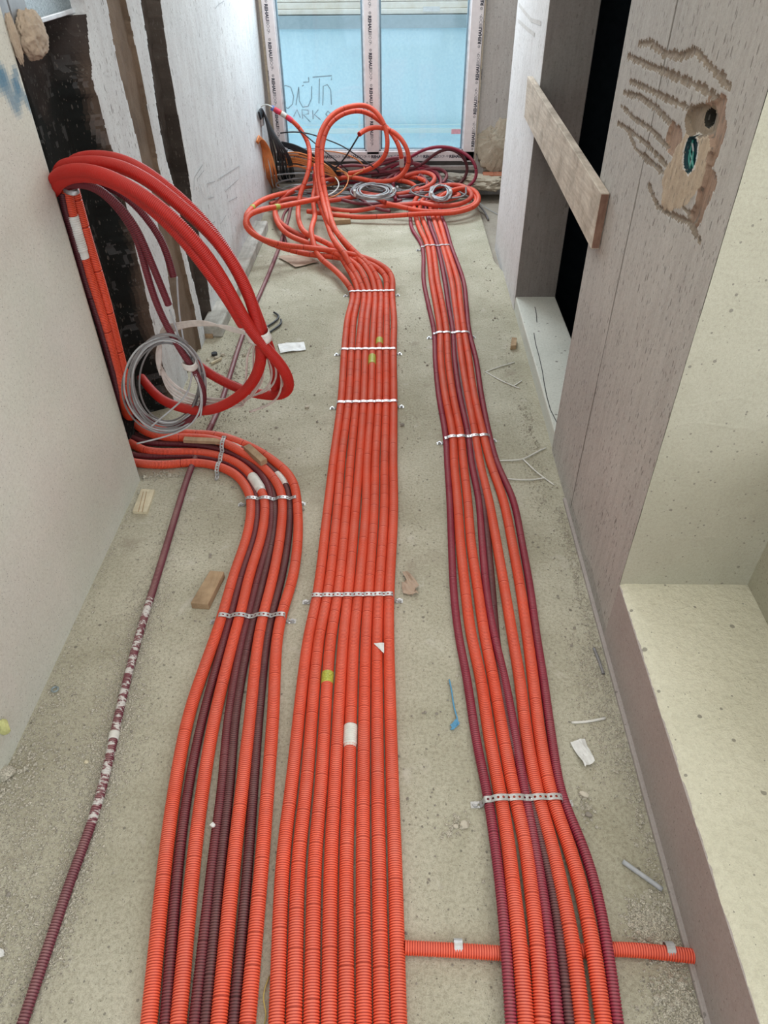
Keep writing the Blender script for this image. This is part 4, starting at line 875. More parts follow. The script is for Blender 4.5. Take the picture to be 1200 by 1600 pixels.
for k in range(6):
    dxy = 9*k+random.uniform(-3, 3)
    P = hang([(520, 1000-dxy, 2.05), (500+dxy*.5, 930-dxy, 2.05), (520, 850-dxy, 2.03), (600, 800-dxy*.5, 1.98), (720, 785-dxy*.3, 1.90), (830, 795+dxy*.4, 1.84), (925, 835, 1.80), (985-dxy*2, 900, 1.83), (1020-dxy*3, 990+dxy, 1.88), (985-dxy*3, 1060+dxy*.5, 1.93), (880, 1090+dxy*.8, 1.99), (760, 1100+dxy*.8, 2.04), (640, 1075+dxy, 2.07), (560, 1020+dxy*1.2, 2.08), (510, 940, 2.06)])
    tube('cable_turn', P, .0034, M['clear_cable'], parent=o, sides=8, relaxn=3)
tube('cable_end', hang([(935, 840, 1.80), (1010, 930, 1.83), (1040, 1030, 1.88), (1010, 1110, 1.93), (900, 1155, 1.98)]), .0034, M['clear_cable'], parent=o, sides=8)

# ------------------------------------------------------------------ the heap of cables by the window
def fpath(pts, r=0): return [far(u, v, z+r) for u, v, z in pts]
for k in range(11):
    t = k/10; j = random.uniform(-2, 2)
    P = [onx(404+t*3, 176+t*10, -.95), onx(409+5*t, 168+12*t+j, -.94), ony(416+t*12, 190+t*18, 5.32), ony(426+t*24+j, 235+t*6, 5.3), onz(434+t*28+j, 282-t*2+j, .06), onz(446+t*26, 290, .04)]
    tag(tube('cable', P, .0058, M['black_cable'], sides=8), 'black cable in the bunch hung on the left wall beside the window', 'cable', 'black cables hung beside the window')
for k in range(11):
    t = k/10; j = random.uniform(-2, 2)
    P = [onx(401+t*2, 222+2*t, -.95), onx(404+3*t, 212+4*t, -.94), ony(408+t*14, 232+t*4+j, 5.28), ony(412+t*18+j, 262, 5.25), onz(420+t*17+j, 296-t*3, .04), onz(430+t*16, 301-t*2, .03)]
    tag(tube('cable', P, .0055, M['orange_cable'], sides=8), 'orange cable in the bunch hung low on the left wall', 'cable', 'orange cables hung beside the window')
for k in range(9):
    t = k/8; j = random.uniform(-1.5, 1.5)
    P = [ony(445+t*3, 240+t*22+j, 5.45), ony(462, 238+t*22+j, 5.42), ony(490, 247+t*22+j, 5.36), ony(515, 262+t*12+j, 5.3), onz(525+5*t, 285+j, .10), onz(505, 292, .07), onz(475+j*3, 291, .07)]
    tag(tube('cable', P, .0055, M['orange_cable'], sides=8), 'orange cable looping across the heap below the left window pane', 'cable', 'orange cables looping through the heap')
for k in range(8):
    t = k/7; j = random.uniform(-2, 2)
    P = [ony(440+t*4, 222+t*6, 5.5), ony(462, 228+t*7+j, 5.47), ony(490, 243+t*10+j, 5.42), ony(515, 258+t*10+j, 5.36), onz(535+j, 276+j, .12), onz(525, 288, .08), onz(480, 291+j, .06)]
    tag(tube('cable', P, .0060, M['black_cable'], sides=8), 'black cable draped diagonally below the left window pane', 'cable', 'black cables draped below the pane')
tag(tube('cable', [ony(438, 208, 5.5), ony(455, 206, 5.48), ony(480, 208, 5.45), ony(510, 218, 5.42), ony(535, 228, 5.4), ony(560, 245, 5.38), ony(585, 262, 5.36), onz(592, 275, .1), onz(585, 282, .1)], .0045, M['black_cable'], sides=8), 'thin black cable arching in front of both window panes', 'cable')
tag(tube('cable', [ony(468, 203, 5.45), ony(485, 218, 5.43), ony(502, 232, 5.4), ony(530, 255, 5.36), onz(545, 268, .14)], .0045, M['black_cable'], sides=8), 'thin black cable running straight down behind the big orange arches', 'cable')
tag(tube('cable', fpath([(561, 211, .44), (552, 226, .38), (540, 245, .29), (525, 262, .20), (510, 270, .15)]), .0055, M['black_cable'], sides=8), 'black cable leaving the cut end of the highest right-hand loop', 'cable')
for k, pts in enumerate([[(515, 268, .18), (540, 268, .2), (545, 278, .18), (536, 298, .14), (520, 308, .12), (503, 310, .14)], [(470, 255, .22), (500, 255, .22), (530, 262, .2), (545, 278, .16), (555, 272, .2), (570, 262, .18), (560, 250, .2), (530, 238, .24), (505, 236, .26)]]):
    tag(tube('cable', fpath(pts), .0048, M['orange_cable'], sides=8), ['orange wire curling out of the taped conduit end in the heap', 'thin orange wire looping high over the heap centre'][k], 'cable')
tag(tube('cable', fpath([(503, 309, .145), (522, 300, .14), (530, 288, .15), (522, 275, .17), (508, 266, .2)]), .0045, M['white'], sides=8), 'white wire curling out of the taped conduit end in the heap', 'cable')
tag(tube('cable', [ony(403, 178, 5.45), ony(408, 165, 5.42), ony(418, 163, 5.38), ony(426, 168, 5.3)], .004, M['white'], sides=8), 'white wire from the taped conduit tip to the left wall', 'cable')
# grey cables lying through the heap
for k in range(12):
    t = k/11; j = random.uniform(-2, 2)
    P = fpath([(425+10*t, 305+t*14, .02), (460, 300+t*16+j, .03), (500, 298+t*18, .04), (545, 300+t*16+j, .05), (590, 302+t*14, .05), (640, 303+t*12+j, .05), (680, 296+t*10, .05), (703, 288+t*4, .06)])
    tag(tube('cable', P, .0062, M['grey_cable'] if k % 3 else M['dkgrey_cable'], sides=8), 'grey cable lying flat through the heap by the window', 'cable', 'grey cables lying through the heap')
def flatcoil(cu, cv, ru, rv, z, turns, r, mat, label, seed, zt=.0):
    root = empty('cable_coil', tuple(onz(cu, cv, z)), label, 'cable coil')
    for k in range(turns):
        pts = []
        for i in range(17):
            a = 2*math.pi*i/16+seed+k; q_ = 1-.05*k+.04*math.sin(3*a+k)
            pts.append(onz(cu+1.2*math.sin(k*2.1)+ru*q_*math.cos(a), cv+1.0*math.cos(k*1.7)+rv*q_*math.sin(a), z+.012*math.sin(a*2+k)+.004*k+zt*math.cos(a)))
        tube('cable_turn', pts, r, mat, parent=root, sides=8, relaxn=1)
    for a in (0.3, 2.6):
        p = onz(cu+ru*.95*math.cos(a), cv+rv*.95*math.sin(a), z+.01); b = BM(); b.box((p[0]-.008, p[1]-.018, p[2]-.012), (p[0]+.008, p[1]+.018, p[2]+.03), .004); b.build('cable_tie', M['tape_white'], root)
    return root
flatcoil(583, 297, 35, 14, .10, 9, .0052, M['grey_cable'], 'coil of light grey cable with white ties in front of the window mullion', 0)
flatcoil(688, 300, 17, 14, .10, 7, .0050, M['grey_cable'], 'small coil of light grey cable where the right bundle meets the heap', 1)
flatcoil(655, 292, 42, 12, .06, 6, .0056, M['dkgrey_cable'], 'dark grey cable coil under the maroon loops of the heap', 2)
# more conduits that only show in the heap
extra = [
 ([(603, 317, .055), (575, 305, .05), (540, 310, .05), (500, 315, .05), (455, 310, .05), (420, 320, .03)], 'orange_far', RO, 'orange conduit lying low across the heap left of the grey coil'),
 ([(700, 300, .05), (720, 305, .05), (700, 312, .05), (650, 318, .04), (600, 322, .03), (548, 330, .02), (510, 325, .02)], 'orange_far', RO, 'orange conduit running flat along the front of the heap'),
 ([(560, 270, .11), (530, 280, .10), (500, 284, .10), (470, 292, .09), (445, 305, .06), (431, 322, .03), (436, 345, .015), (455, 360, .015), (480, 372, .02)], 'orange_far', RO, 'orange conduit sweeping left out of the heap towards the batten'),
 ([(505, 275, .08), (540, 272, .10), (580, 270, .10), (615, 266, .12), (645, 255, .16), (640, 245, .18), (600, 255, .14), (560, 268, .10)], 'dark_far', RD, 'maroon conduit running along the sill behind the orange arches'),
 ([(590, 268, .12), (620, 255, .15), (655, 256, .15), (684, 270, .12), (690, 288, .09), (670, 302, .06), (630, 308, .05), (600, 300, .05)], 'dark_far', RD, 'maroon conduit ringed around the dark grey coil'),
 ([(580, 285, .08), (610, 275, .09), (640, 272, .09), (660, 282, .09), (645, 298, .07), (610, 304, .06)], 'dark_far', RD, 'small maroon conduit ring inside the heap'),
 ([(540, 290, .05), (560, 308, .05), (585, 325, .03), (610, 330, .02)], 'dark_far', RD, 'short maroon conduit crossing under the grey coil'),
 ([(447, 380, .0), (441, 350, .0), (446, 330, .0), (460, 318, .0)], 'dark_far', .009, 'thin maroon conduit on the floor under the left sweep of orange conduits')]
extra += [
 ([(655, 300, .07), (690, 290, .09), (722, 290, .08), (738, 305, .06), (722, 318, .05), (690, 322, .05), (655, 316, .06)], 'orange_far', RO, 'orange conduit turning tightly inside the right end of the heap'),
 ([(560, 300, .04), (600, 306, .05), (640, 300, .07), (672, 290, .10), (680, 276, .13), (660, 268, .14), (630, 276, .12)], 'orange_far', RO, 'orange conduit rising through the heap right of the grey coil'),
 ([(520, 262, .16), (550, 258, .17), (585, 262, .15), (615, 270, .12), (650, 268, .12), (684, 262, .13), (700, 272, .12), (690, 288, .09)], 'dark_far', RD, 'maroon conduit arching low behind the grey coil'),
 ([(610, 300, .07), (600, 285, .09), (620, 270, .12), (655, 272, .12), (668, 288, .10), (650, 304, .07), (620, 308, .06)], 'dark_far', RD, 'maroon conduit ring standing around the big orange loop'),
 ([(570, 262, .14), (600, 250, .18), (628, 246, .19), (648, 256, .17), (660, 270, .13), (650, 280, .11)], 'dark_far', RD, 'maroon conduit hump close to the window rail'),
 ([(480, 300, .07), (520, 308, .06), (560, 318, .04), (600, 318, .04), (630, 312, .05)], 'dark_far', RD, 'maroon conduit lying across the front of the heap')]
for k in range(14):
    cu = 470+17*k+random.uniform(-6, 6); cv = 290+random.uniform(-10, 8); ru = random.uniform(35, 75); rv = random.uniform(7, 13); a0 = random.uniform(0, 6); zz_ = random.uniform(.04, .11)
    P = fpath([(min(max(cu+ru*math.cos(a0+t), 425), 728), min(cv+rv*math.sin(a0+t), 312), zz_+.015*math.sin(2*t+k)) for t in np.linspace(0, 4.6, 11)])
    tag(tube('cable', P, .0062, M['dkgrey_cable'] if k % 2 else M['grey_cable'], sides=8), 'loose grey cable loop tangled in the heap by the window', 'cable', 'loose grey cable loops in the heap')
for pts, mt, r, lb in extra: tag(tube('conduit', fpath(pts, r), r, M[mt], pitch=.0051, ribfar=.1, sides=12), lb, 'conduit')
tag(tube('cable', fpath([(700, 292, .09), (728, 305, .06), (748, 320, .0), (758, 332, -.02), (763, 343, -.03)], .005), .0068, M['dkgrey_cable'], sides=8), 'thick grey cable hanging off the slab edge right of the heap', 'cable')
tag(tube('cable', fpath([(750, 318, -.02), (765, 328, -.03), (778, 335, -.03)], .003), .0022, M['grey_cable'], sides=6), 'thin grey wire on the low slab beside the right wall', 'cable')
# mounting hook on left wall
o = BM(); o.box((-.965, 5.32, .50), (-.945, 5.37, .60), .004); tag(o.build('wall_bracket', M['galv']), 'small bracket on the left wall holding the black cables', 'bracket')

# ------------------------------------------------------------------ timber
p00, p01, p11, p10 = [onx(u, v, .562) for u, v in [(824, 119), (819, 183), (923, 389), (939, 302)]]
b = BM(); b.poly([p00, p01, p11, p10], (.0255, 0, 0)); bmesh.ops.bevel(b.b, geom=list(b.b.edges), offset=.0015, segments=1, affect='EDGES')
rt = empty('wooden_board', tuple(p01), 'weathered wooden board fixed across the dark side opening on the right', 'board'); bo = b.build('plank', M['wood'], rt)
b = BM(); e0, e1 = p11, p10; yv = np.array([0, -.0018, 0])
b.poly([e0+yv+[.002, 0, .003], e0+yv+[.0235, 0, .003], e1+yv+[.0235, 0, -.003], e1+yv+[.002, 0, -.003]], (0, .002, 0)); b.build('end_grain', M['wood_end'], rt)
def block(name, corners, h, mat, label, cat='offcut', z0=0.0, bev=.0015, group=None):
    """block standing on the floor; corners: 4 floor points (pixels at base height)"""
    P = [onz(u, v, z0) for u, v in corners]; c = sum(P)/4
    b = BM(); b.poly([p for p in P], (0, 0, h)); bmesh.ops.bevel(b.b, geom=list(b.b.edges), offset=bev, segments=1, affect='EDGES')
    return tag(b.build(name, mat), label, cat, group)
block('wood_offcut', [(300, 951), (327, 953), (352, 902), (330, 900)], .026, M['wood_b'], 'brown square wood offcut on the floor left of the left bundle')
block('wood_offcut', [(208, 803), (231, 804), (243, 769), (222, 768)], .013, M['wood_p'], 'pale grooved wood offcut on the floor at the corner of the left wall', bev=.001)
b = BM(); p = onz(222, 768, .0135); q_ = onz(218, 801, .0135)
strokes_ = strokes('groove', [[tuple(onz(229, 768, .0138)), tuple(onz(222, 800, .0138))], [tuple(onz(224, 768, .0138)), tuple(onz(216, 800, .0138))]], .003, (0, 0, 1), M['wood_b'], bpy.data.objects['wood_offcut.001'])
b.b.free()
block('wood_offcut', [(520, 352), (548, 350), (546, 337), (521, 338)], .030, M['wood_b'], 'small wood block under the conduits in front of the heap')
block('wood_offcut', [(797, 547), (806, 546), (807, 534), (799, 533)], .022, M['wood_b'], 'tiny upright wood offcut at the foot of the right wall')
def slab3(name, pts, r0, r1, mat, label, cat='offcut'):
    a, c = np.array(pts[0]), np.array(pts[1]); t = (c-a)/np.linalg.norm(c-a); s = np.cross(t, [0, 0, 1]); s /= np.linalg.norm(s); u = np.cross(s, t)
    V = [a+s*x*r0+u*y*r1 for x, y in ((-1, -1), (1, -1), (1, 1), (-1, 1))]; b = BM(); b.poly(V, tuple(c-a)); bmesh.ops.bevel(b.b, geom=list(b.b.edges), offset=.001, segments=1, affect='EDGES')
    return tag(b.build(name, mat), label, cat)
z7s = lambda x, y, z: onz(180+x/4, 640+y/4, z)
slab3('wood_offcut', [z7s(430, 188, .062), z7s(680, 200, .058)], .012, .007, M['wood_b'], 'flat wood strip wedged on top of the bend of the left bundle')
slab3('wood_offcut', [z7s(822, 235, .060), z7s(930, 330, .058)], .014, .011, M['wood_b'], 'short wood block lying on the bend beside the cream sleeve')
b = BM(); b.box((XL-.02, 3.20, 0), (-.885, 4.75, .062), .008); tag(b.build('batten', M['batten']), 'dusty pale batten lying along the foot of the left wall', 'batten')
block('wood_offcut', [(313, 529), (333, 529), (336, 515), (318, 514)], .02, M['wood_b'], 'brown wood piece at the near end of the pale batten')

# ------------------------------------------------------------------ litter
def rock(name, u, v, s, mat, label, cat='stone', seed=0, z=0, flat=.7, group=None, onp=None):
    bm = bmesh.new(); bmesh.ops.create_icosphere(bm, subdivisions=2, radius=1)
    rr = random.Random(seed); dirs = [(Vector((rr.uniform(-1, 1), rr.uniform(-1, 1), rr.uniform(-1, 1))).normalized(), rr.uniform(.55, .9)) for _ in range(9)]
    for w in bm.verts:
        for d, k in dirs:
            t = w.co.dot(d)
            if t > k: w.co -= d*(t-k)
        w.co = Vector((w.co.x*s*rr.uniform(.95, 1.05), w.co.y*s*.85, w.co.z*s*flat))
    me = bpy.data.meshes.new(name); bm.to_mesh(me); bm.free(); o = link(name, me, mat); p = onz(u, v, z) if onp is None else onp
    o.location = (p[0], p[1], p[2]+s*flat*.72 if onp is None else p[2]); return tag(o, label, cat, group)
R_ = [(480, 637, .011, 'stone', 'round pale pebble between the left bend and the middle bundle'), (628, 665, .011, 'stone_d', 'brown pebble right beside the middle bundle'), (912, 1243, .013, 'stone', 'pale crumb of mortar below the white film scrap'),
      (726, 1290, .012, 'stone', 'grey crumb of mortar left of the right bundle'), (920, 1275, .010, 'stone_d', 'jagged mortar crumb near the right bundle strap'), (712, 1292, .007, 'stone', 'small crumb left of the grey mortar crumb'),
      (473, 797, .009, 'stone_d', 'dark crumb beside the right edge of the left bundle'), (135, 1192, .007, 'wood_p', 'small yellowish chip on the floor right of the left wall corner'), (368, 901, .006, 'stone_d', 'dark pellet beside the brown offcut'),
      (664, 1114, .005, 'stone_d', 'dark pellet left of the blue string'), (600, 1000, .004, 'stone', 'tiny crumb at the middle bundle'), (332, 1290, .008, 'paper', 'white crumb resting on the left bundle'),
      (338, 560, .013, 'stone', 'pale crumb on the floor behind the grey coil'), (348, 556, .012, 'stone', 'pale rounded crumb behind the grey coil, right of its neighbour'), (325, 563, .010, 'stone', 'pale crumb behind the grey coil, nearest the wall'), (382, 556, .011, 'stone', 'greenish crumb right of the lone conduit behind the loops')]
for i, (u, v, s, mt, lb) in enumerate(R_): rock('pebble', u, v, s, M[mt], lb, 'pebble', i, z=(.035 if 'resting' in lb else 0))
slab3('plastic_anchor', [onz(330, 568, .008), onz(346, 560, .008)], .005, .005, M['wood_p'], 'beige wall plug among the crumbs behind the loops', 'plug')
b = BM(); b.cyl((0, 0, 0), .014, .012, 14); o = b.build('bottle_cap', M['black']); o.location = onz(335, 553, .007); tag(o, 'black round cap on the floor behind the loops', 'cap')
# grit swept along the left wall and the lone conduit, and at the right wall
def grit(name, regions, n, label, smin, smax, mat):
    V = []; F = []; rr = random.Random(hash(name) % 999)
    base = [Vector((1, 0, 0)), Vector((-1, 0, 0)), Vector((0, 1, 0)), Vector((0, -1, 0)), Vector((0, 0, 1)), Vector((0, 0, -.5))]
    fc = [(0, 2, 4), (2, 1, 4), (1, 3, 4), (3, 0, 4), (2, 0, 5), (1, 2, 5), (3, 1, 5), (0, 3, 5)]
    wts = [w for *_, w in regions]
    for _ in range(n):
        (x0, y0), (x1, y1), sp, w = rr.choices(regions, wts)[0]; t = rr.random(); x = x0+(x1-x0)*t+rr.gauss(0, sp); y = y0+(y1-y0)*t+rr.gauss(0, sp)
        if x < XL+.004 or x > XR-.012 or y < -.2: continue
        s = rr.uniform(smin, smax)*(1 if rr.random() < .93 else 2.0); k = len(V); a = rr.uniform(0, 6.28)
        for d in base: e = Vector((d.x*math.cos(a)-d.y*math.sin(a), d.x*math.sin(a)+d.y*math.cos(a), d.z*.75))*rr.uniform(.7, 1.25); V.append(Vector((x, y, s*.35))+e*s)
        F += [tuple(k+q for q in f) for f in fc]
    o = link(name, pymesh(name, V, F), mat); return tag(o, label, 'grit', kind='stuff')
lp = [tuple(onz(u, v)[:2]) for u, v in lone]
regs = []
for i in range(1, 9): regs.append((lp[i], lp[i+1], .022, 2.2))
for i in range(5, 9): regs.append((lp[i], lp[i+1], .045, 1.6))
for i in range(9, 16): regs.append((lp[i], lp[i+1], .03, .6))
regs += [((XL+.01, .6), (XL+.01, 2.0), .012, 2.0), ((XL+.02, .75), (XL+.05, 1.2), .05, 3.5), ((-.86, .35), (-.80, .95), .05, 6), ((-.78, .2), (-.74, .6), .05, 3.5), ((-.95, .4), (-.9, .8), .05, 4)]
grit('grit', regs, 20000, 'fine grey grit scattered along the left wall and the single maroon conduit', .0013, .0029, M['gravel'])
regs = [((XR-.025, .3), (XR-.03, 1.9), .012, 3), ((XR-.07, .9), (XR-.06, 1.3), .03, 1.6), (tuple(onz(1010, 1440)[:2]), tuple(onz(1045, 1475)[:2]), .022, 2.2), (tuple(onz(1060, 1550)[:2]), tuple(onz(1075, 1600)[:2]), .03, 2.2), ((.25, .55), (.30, 1.6), .05, .5), ((.50, 1.9), (.53, 2.6), .02, .7)]
grit('grit', regs, 7500, 'grey brown grit gathered along the foot of the right wall', .0013, .0030, M['gravel'])
regs = [(tuple(onz(1000, 1425)[:2]), tuple(onz(1040, 1470)[:2]), .022, 3), (tuple(onz(1050, 1545)[:2]), tuple(onz(1075, 1600)[:2]), .03, 2), (tuple(onz(905, 1235)[:2]), tuple(onz(920, 1285)[:2]), .014, .5), (tuple(onz(720, 1280)[:2]), tuple(onz(705, 1300)[:2]), .012, .3), ((XL+.03, .80), (XL+.05, .95), .03, 1.2), (tuple(onz(225, 745)[:2]), tuple(onz(300, 740)[:2]), .015, 1.2), (tuple(onz(280, 600)[:2]), tuple(onz(400, 590)[:2]), .07, .8)]
grit('grit', regs, 900, 'coarser mortar crumbs heaped near the crossing conduit and wall corners', .0022, .0058, M['gravel'])
regs = [((-.9, .4), (-.3, 3.2), .12, 1), ((-.5, 1.5), (-.7, 4.5), .12, 1.2), ((.05, .5), (.05, 3.5), .07, .8), ((.1, 3.0), (.0, 4.8), .15, .8), ((.5, 1.2), (.5, 4.4), .03, .6), ((-.75, 2.3), (-.75, 3.4), .07, 1.6)]
grit('grit', regs, 2600, 'sparse crumbs strewn over the whole screed floor', .0012, .0036, M['stone_d'])
# paper and film scraps
def scrap(name, pts, mat, label, cat='scrap', z=.004, amp=.006, seed=0, n=7, hfun=None):
    """crumpled sheet spanning the quad pts (pixels)"""
    P = [onz(u, v, z) for u, v in pts]; V = []; F = []; rr = random.Random(seed)
    for i in range(n):
        for j in range(n):
            a, c = i/(n-1), j/(n-1); p = (P[0]*(1-a)+P[1]*a)*(1-c)+(P[3]*(1-a)+P[2]*a)*c
            V.append(p+np.array([rr.uniform(-.1, .1)*amp, rr.uniform(-.1, .1)*amp, amp*(.5+.5*math.sin(a*7+seed)*math.cos(c*5+seed*2))+rr.random()*amp*.4]))
    for i in range(n-1):
        for j in range(n-1): F.append((i*n+j, (i+1)*n+j, (i+1)*n+j+1, i*n+j+1))
    o = link(name, pymesh(name, V, F), mat); md = o.modifiers.new('t', 'SOLIDIFY'); md.thickness = .0005; return tag(o, label, cat)
scrap('film_scrap', [(891, 1162), (913, 1155), (929, 1192), (913, 1200)], M['paper'], 'crumpled white film scrap on the floor right of the right bundle', seed=1, amp=.009)
scrap('film_scrap', [(434, 538), (475, 535), (478, 547), (438, 552)], M['paper'], 'flat white film wrapper on the floor right of the hanging loops', seed=2, amp=.004)
scrap('paper_scrap', [(584, 1006), (600, 1005), (600, 1022), (592, 1014)], M['paper'], 'white paper scrap stuck on the middle bundle', z=.031, seed=3, amp=.003, n=5)
scrap('cardboard_scrap', [(629, 896), (636, 894), (655, 915), (644, 932)], M['card'], 'torn brown cardboard scrap right of the middle bundle', seed=4, amp=.01)
scrap('cardboard_scrap', [(627, 912), (640, 906), (654, 930), (630, 930)], M['card'], 'folded brown flap of card right of the near middle strap', seed=5, amp=.008, z=.003)
scrap('cardboard_scrap', [(434, 402), (470, 399), (500, 410), (462, 419)], M['card'], 'flat torn cardboard under the sweeping conduits near the lone conduit', seed=6, amp=.008)
scrap('film_scrap', [(-6, 1480), (6, 1484), (8, 1494), (-6, 1498)], M['paper'], 'white scrap at the left picture edge on the floor', seed=7, amp=.003)
# strings, wires, tube offcuts
tag(tube('blue_string', fpath([(702, 1062, .004), (706, 1080, .006), (708, 1098, .004), (712, 1115, .005), (716, 1128, .006), (708, 1138, .004), (704, 1140, .004)], .002), .0022, M['blue'], sides=7), 'blue plastic string with a frayed end between the two main bundles', 'string')
scrap('blue_tuft', [(703, 1134), (714, 1124), (718, 1132), (708, 1142)], M['blue'], 'frayed blue tuft at the lower end of the blue string', 'string', seed=9, amp=.006, n=5)
tag(tube('tube_offcut', fpath([(973, 1346, .004), (990, 1358, .004), (1010, 1372, .004), (1035, 1390, .004)], .002), .0052, M['grey_cable'], sides=10), 'grey plastic tube offcut on the floor by the right wall', 'offcut')
tag(tube('tube_offcut', fpath([(928, 1013, .003), (935, 1030, .003), (943, 1053, .003)], .001), .0045, M['dkgrey_cable'], sides=8), 'dull grey tube offcut lying at the foot of the pier', 'offcut')
tag(tube('wire_offcut', fpath([(893, 1129, .002), (918, 1128, .002), (946, 1122, .004)], .001), .0032, M['white'], sides=8), 'short cream wire offcut above the white film scrap', 'offcut')
wl = [[(770, 745, 0), (800, 749, .004), (830, 750, .003), (850, 747, .002)], [(778, 720, 0), (805, 719, .004), (820, 717, .004), (840, 705, .004), (853, 700, .002)], [(818, 718, .003), (835, 735, .004), (852, 748, .003), (866, 758, .002)]]
for k, p in enumerate(wl): tag(tube('wire_offcut', fpath(p, .0015), .0026, M['white'], sides=7), ['long cream wire offcut pointing from the right bundle to the pier', 'bent cream wire offcut reaching the sill corner', 'cream wire offcut crossing between the two others by the pier'][k], 'offcut')
wl = [[(757, 582, 0), (780, 573, .003), (804, 566, .002)], [(760, 582, 0), (785, 596, .003), (812, 607, .002)], [(803, 603, .002), (815, 595, .002)]]
for k, p in enumerate(wl): tag(tube('wire_offcut', fpath(p, .0012), .0026, M['white'], sides=7), ['cream wire offcut rising right from the right bundle towards the sill', 'cream wire offcut falling right from the right bundle towards the sill', 'tiny cream wire stub at the foot of the sill'][k], 'offcut')
tag(tube('wire_offcut', fpath([(421, 1526, .0), (413, 1545, .01), (411, 1565, .012), (417, 1585, .004), (413, 1600, .0)], .002), .0016, M['brass'], sides=6), 'thin yellow wire curled between the left and middle bundles', 'wire')
b = BM(); 
for k, (p, lb) in enumerate([([(400, 520, .0), (418, 510, .006), (434, 499, .006), (436, 493, .006), (428, 488, .006)], 'black bent plastic hook on the floor, behind its twin'), ([(405, 530, .0), (424, 517, .006), (440, 506, .006), (439, 499, .008)], 'black bent plastic hook on the floor, nearer the loops')]):
    tag(tube('plastic_hook', fpath(p, .003), .0052, M['black'], sides=6), lb, 'hook')
b.b.free()
bm = bmesh.new(); o = BM(); p = onz(79, 1077, .003)
V = []; F = []
for j, (rr_, zz) in enumerate([(.0055, .0), (.0065, .004), (.0095, .0045), (.011, .001)]):
    for i in range(18): a = 2*math.pi*i/18; V.append((p[0]+.012+rr_*math.cos(a), p[1]+rr_*math.sin(a), zz+.002))
for j in range(3):
    for i in range(18): F.append((j*18+i, j*18+(i+1) % 18, (j+1)*18+(i+1) % 18, (j+1)*18+i))
bm.free(); o.b.free()
tag(link('washer', pymesh('washer', V, F, True), plain('zinc_washer', (.24, .28, .28), .5, .3)), 'grey blue washer on the floor at the foot of the left wall', 'washer')
rock('foam_lump', 0, 0, .020, M['foam'], 'yellowish foam lump sticking to the left wall low at the picture edge', 'foam', 31, onp=np.array(onx(5, 1136, XL+.004)), flat=1.3)
rock('mortar_pile', 0, 0, .028, M['gravel'], 'grey mortar lump on the floor below the yellowish foam', 'mortar', 32, onp=np.array([XL+.006, .87, .006]), flat=.6)
# mortar lump under the high left window
def lump(name, c, s, mat, label, cat, seed, squash=(1, 1, 1), parent=None, sub=4, amp=.35):
    bm = bmesh.new(); bmesh.ops.create_icosphere(bm, subdivisions=5, radius=1); co = np.array([v.co[:] for v in bm.verts])
    n = .6*fbm(co[:, 0]+co[:, 2]*.7+3, co[:, 1]-co[:, 2]*.5+3, 2.2, seed, 3)+.4*fbm(co[:, 0]-co[:, 2]*.6+3, co[:, 1]+co[:, 2]*.8+3, 7.0, seed+9, 3)
    for v, k in zip(bm.verts, n): v.co = Vector([v.co[i]*(1+(k-.5)*2*amp)*s*squash[i] for i in range(3)])
    me = bpy.data.meshes.new(name); bm.to_mesh(me); bm.free()
    for p in me.polygons: p.use_smooth = True
    o = link(name, me, mat, parent); o.location = c if parent is None else Vector(c)
    return tag(o, label, cat) if label else o
lump('mortar_lump', tuple(onx(50, 55, -.985)), .075, M['pu'], 'beige mortar lump under the corner of the high left window', 'mortar', 81, (.35, 1.05, .75))
lump('mortar_lump', tuple(onx(22, 60, -.965)), .04, M['pu'], 'narrow beige mortar smear on the wall arris under the high left window', 'mortar', 84, (.25, .4, 1.3))
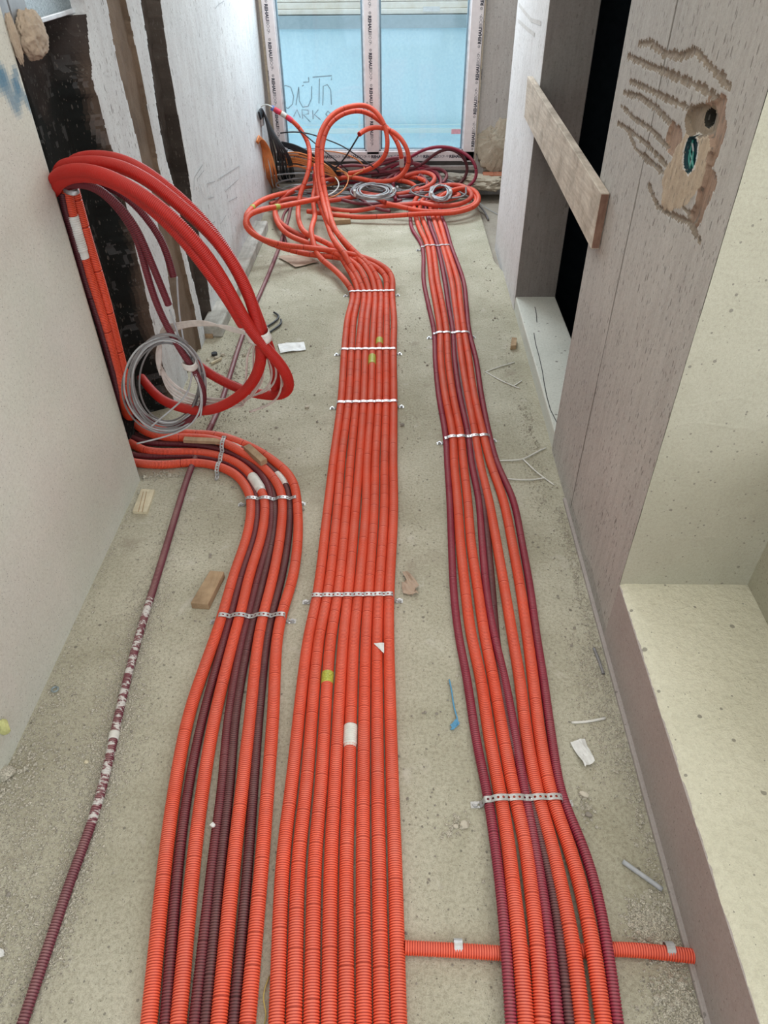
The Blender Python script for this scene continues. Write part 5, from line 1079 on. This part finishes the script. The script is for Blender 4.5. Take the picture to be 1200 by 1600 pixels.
# rubble at the right of the end window
lump('rubble_patch', tuple(ony(779, 235, YE-.02)), .16, M['rubble'], 'rough cream mortar patch on the end wall right of the window', 'mortar', 91, (.95, .16, 1.05), amp=.75)
lump('rubble_patch', tuple(ony(762, 284, YE-.12)), .13, M['rubble'], 'mortar rubble heaped in the corner below the rough patch', 'mortar', 95, (1.6, .8, .38), amp=.6)
for k, (u, v) in enumerate([(764, 276), (781, 276)]):
    p = ony(u, v, YE-.10); b = BM(); b.box((p[0]-.045, p[1]-.03, p[2]-.022), (p[0]+.035, p[1]+.05, p[2]+.022), .006); tag(b.build('brick_fragment', M['brick']), ['red brick fragment in the end wall rubble, left one', 'red brick fragment in the end wall rubble, right one'][k], 'brick')
lump('rubble_patch', tuple(ony(705, 278, YE-.10)), .10, M['low_floor'], 'dark crumbled mortar on the step right under the window', 'mortar', 97, (2.6, .5, .28), amp=.6)
# socket hole contents in the pier
c = onx(1080, 241, XR+.012)
rt = empty('socket_box', tuple(c), 'dark teal socket box with green wires in the hole in the pier', 'socket box')
b = BM(); b.poly([onx(1080-.10*28*math.sin(t)+9.0*math.cos(t), 241+27.5*math.sin(t), XR+.012) for t in np.linspace(0, 2*math.pi, 24, endpoint=False)], (.012, 0, 0)); b.build('box', M['box_teal'], rt)
mw = plain('green_wire', (.05, .26, .22), .4)
for k in range(4):
    P = [onx(1080+(3.5*math.sin(k*2+t*4)), 218+46*t, XR+.009) for t in np.linspace(0, 1, 7)]
    tube('wire', P, .0022, mw if k else M['grey_cable'], parent=rt, sides=6)
# pencil scribbles on the left wall, scratches on the far right wall
zz2 = lambda L_: [tuple(onx(x/2.857, y/2.857, XL+.004)) for x, y in L_]
strokes('trim_4', [zz2(p) for p in [[(865, 850), (870, 790), (905, 735), (912, 760), (880, 800), (915, 890)], [(925, 820), (960, 810), (955, 880), (930, 885), (925, 830)], [(975, 800), (1070, 740), (1065, 800), (1010, 850)], [(930, 960), (935, 1000), (960, 990)], [(975, 940), (985, 1000), (1010, 960)], [(1020, 900), (1060, 880)], [(960, 40), (975, 20), (1000, 5)]]], .0035, (1, 0, 0), M['pencil'])['kind'] = 'structure'
zq = lambda L_: [tuple(onx(760+x/2.727, y/2.727, XR-.0012)) for x, y in L_]
strokes('trim_5', [zq(p) for p in [[(138, 20), (165, 55), (190, 85), (232, 100)], [(135, 88), (170, 120), (205, 148)]]], .016, (1, 0, 0), M['endwall'])['kind'] = 'structure'
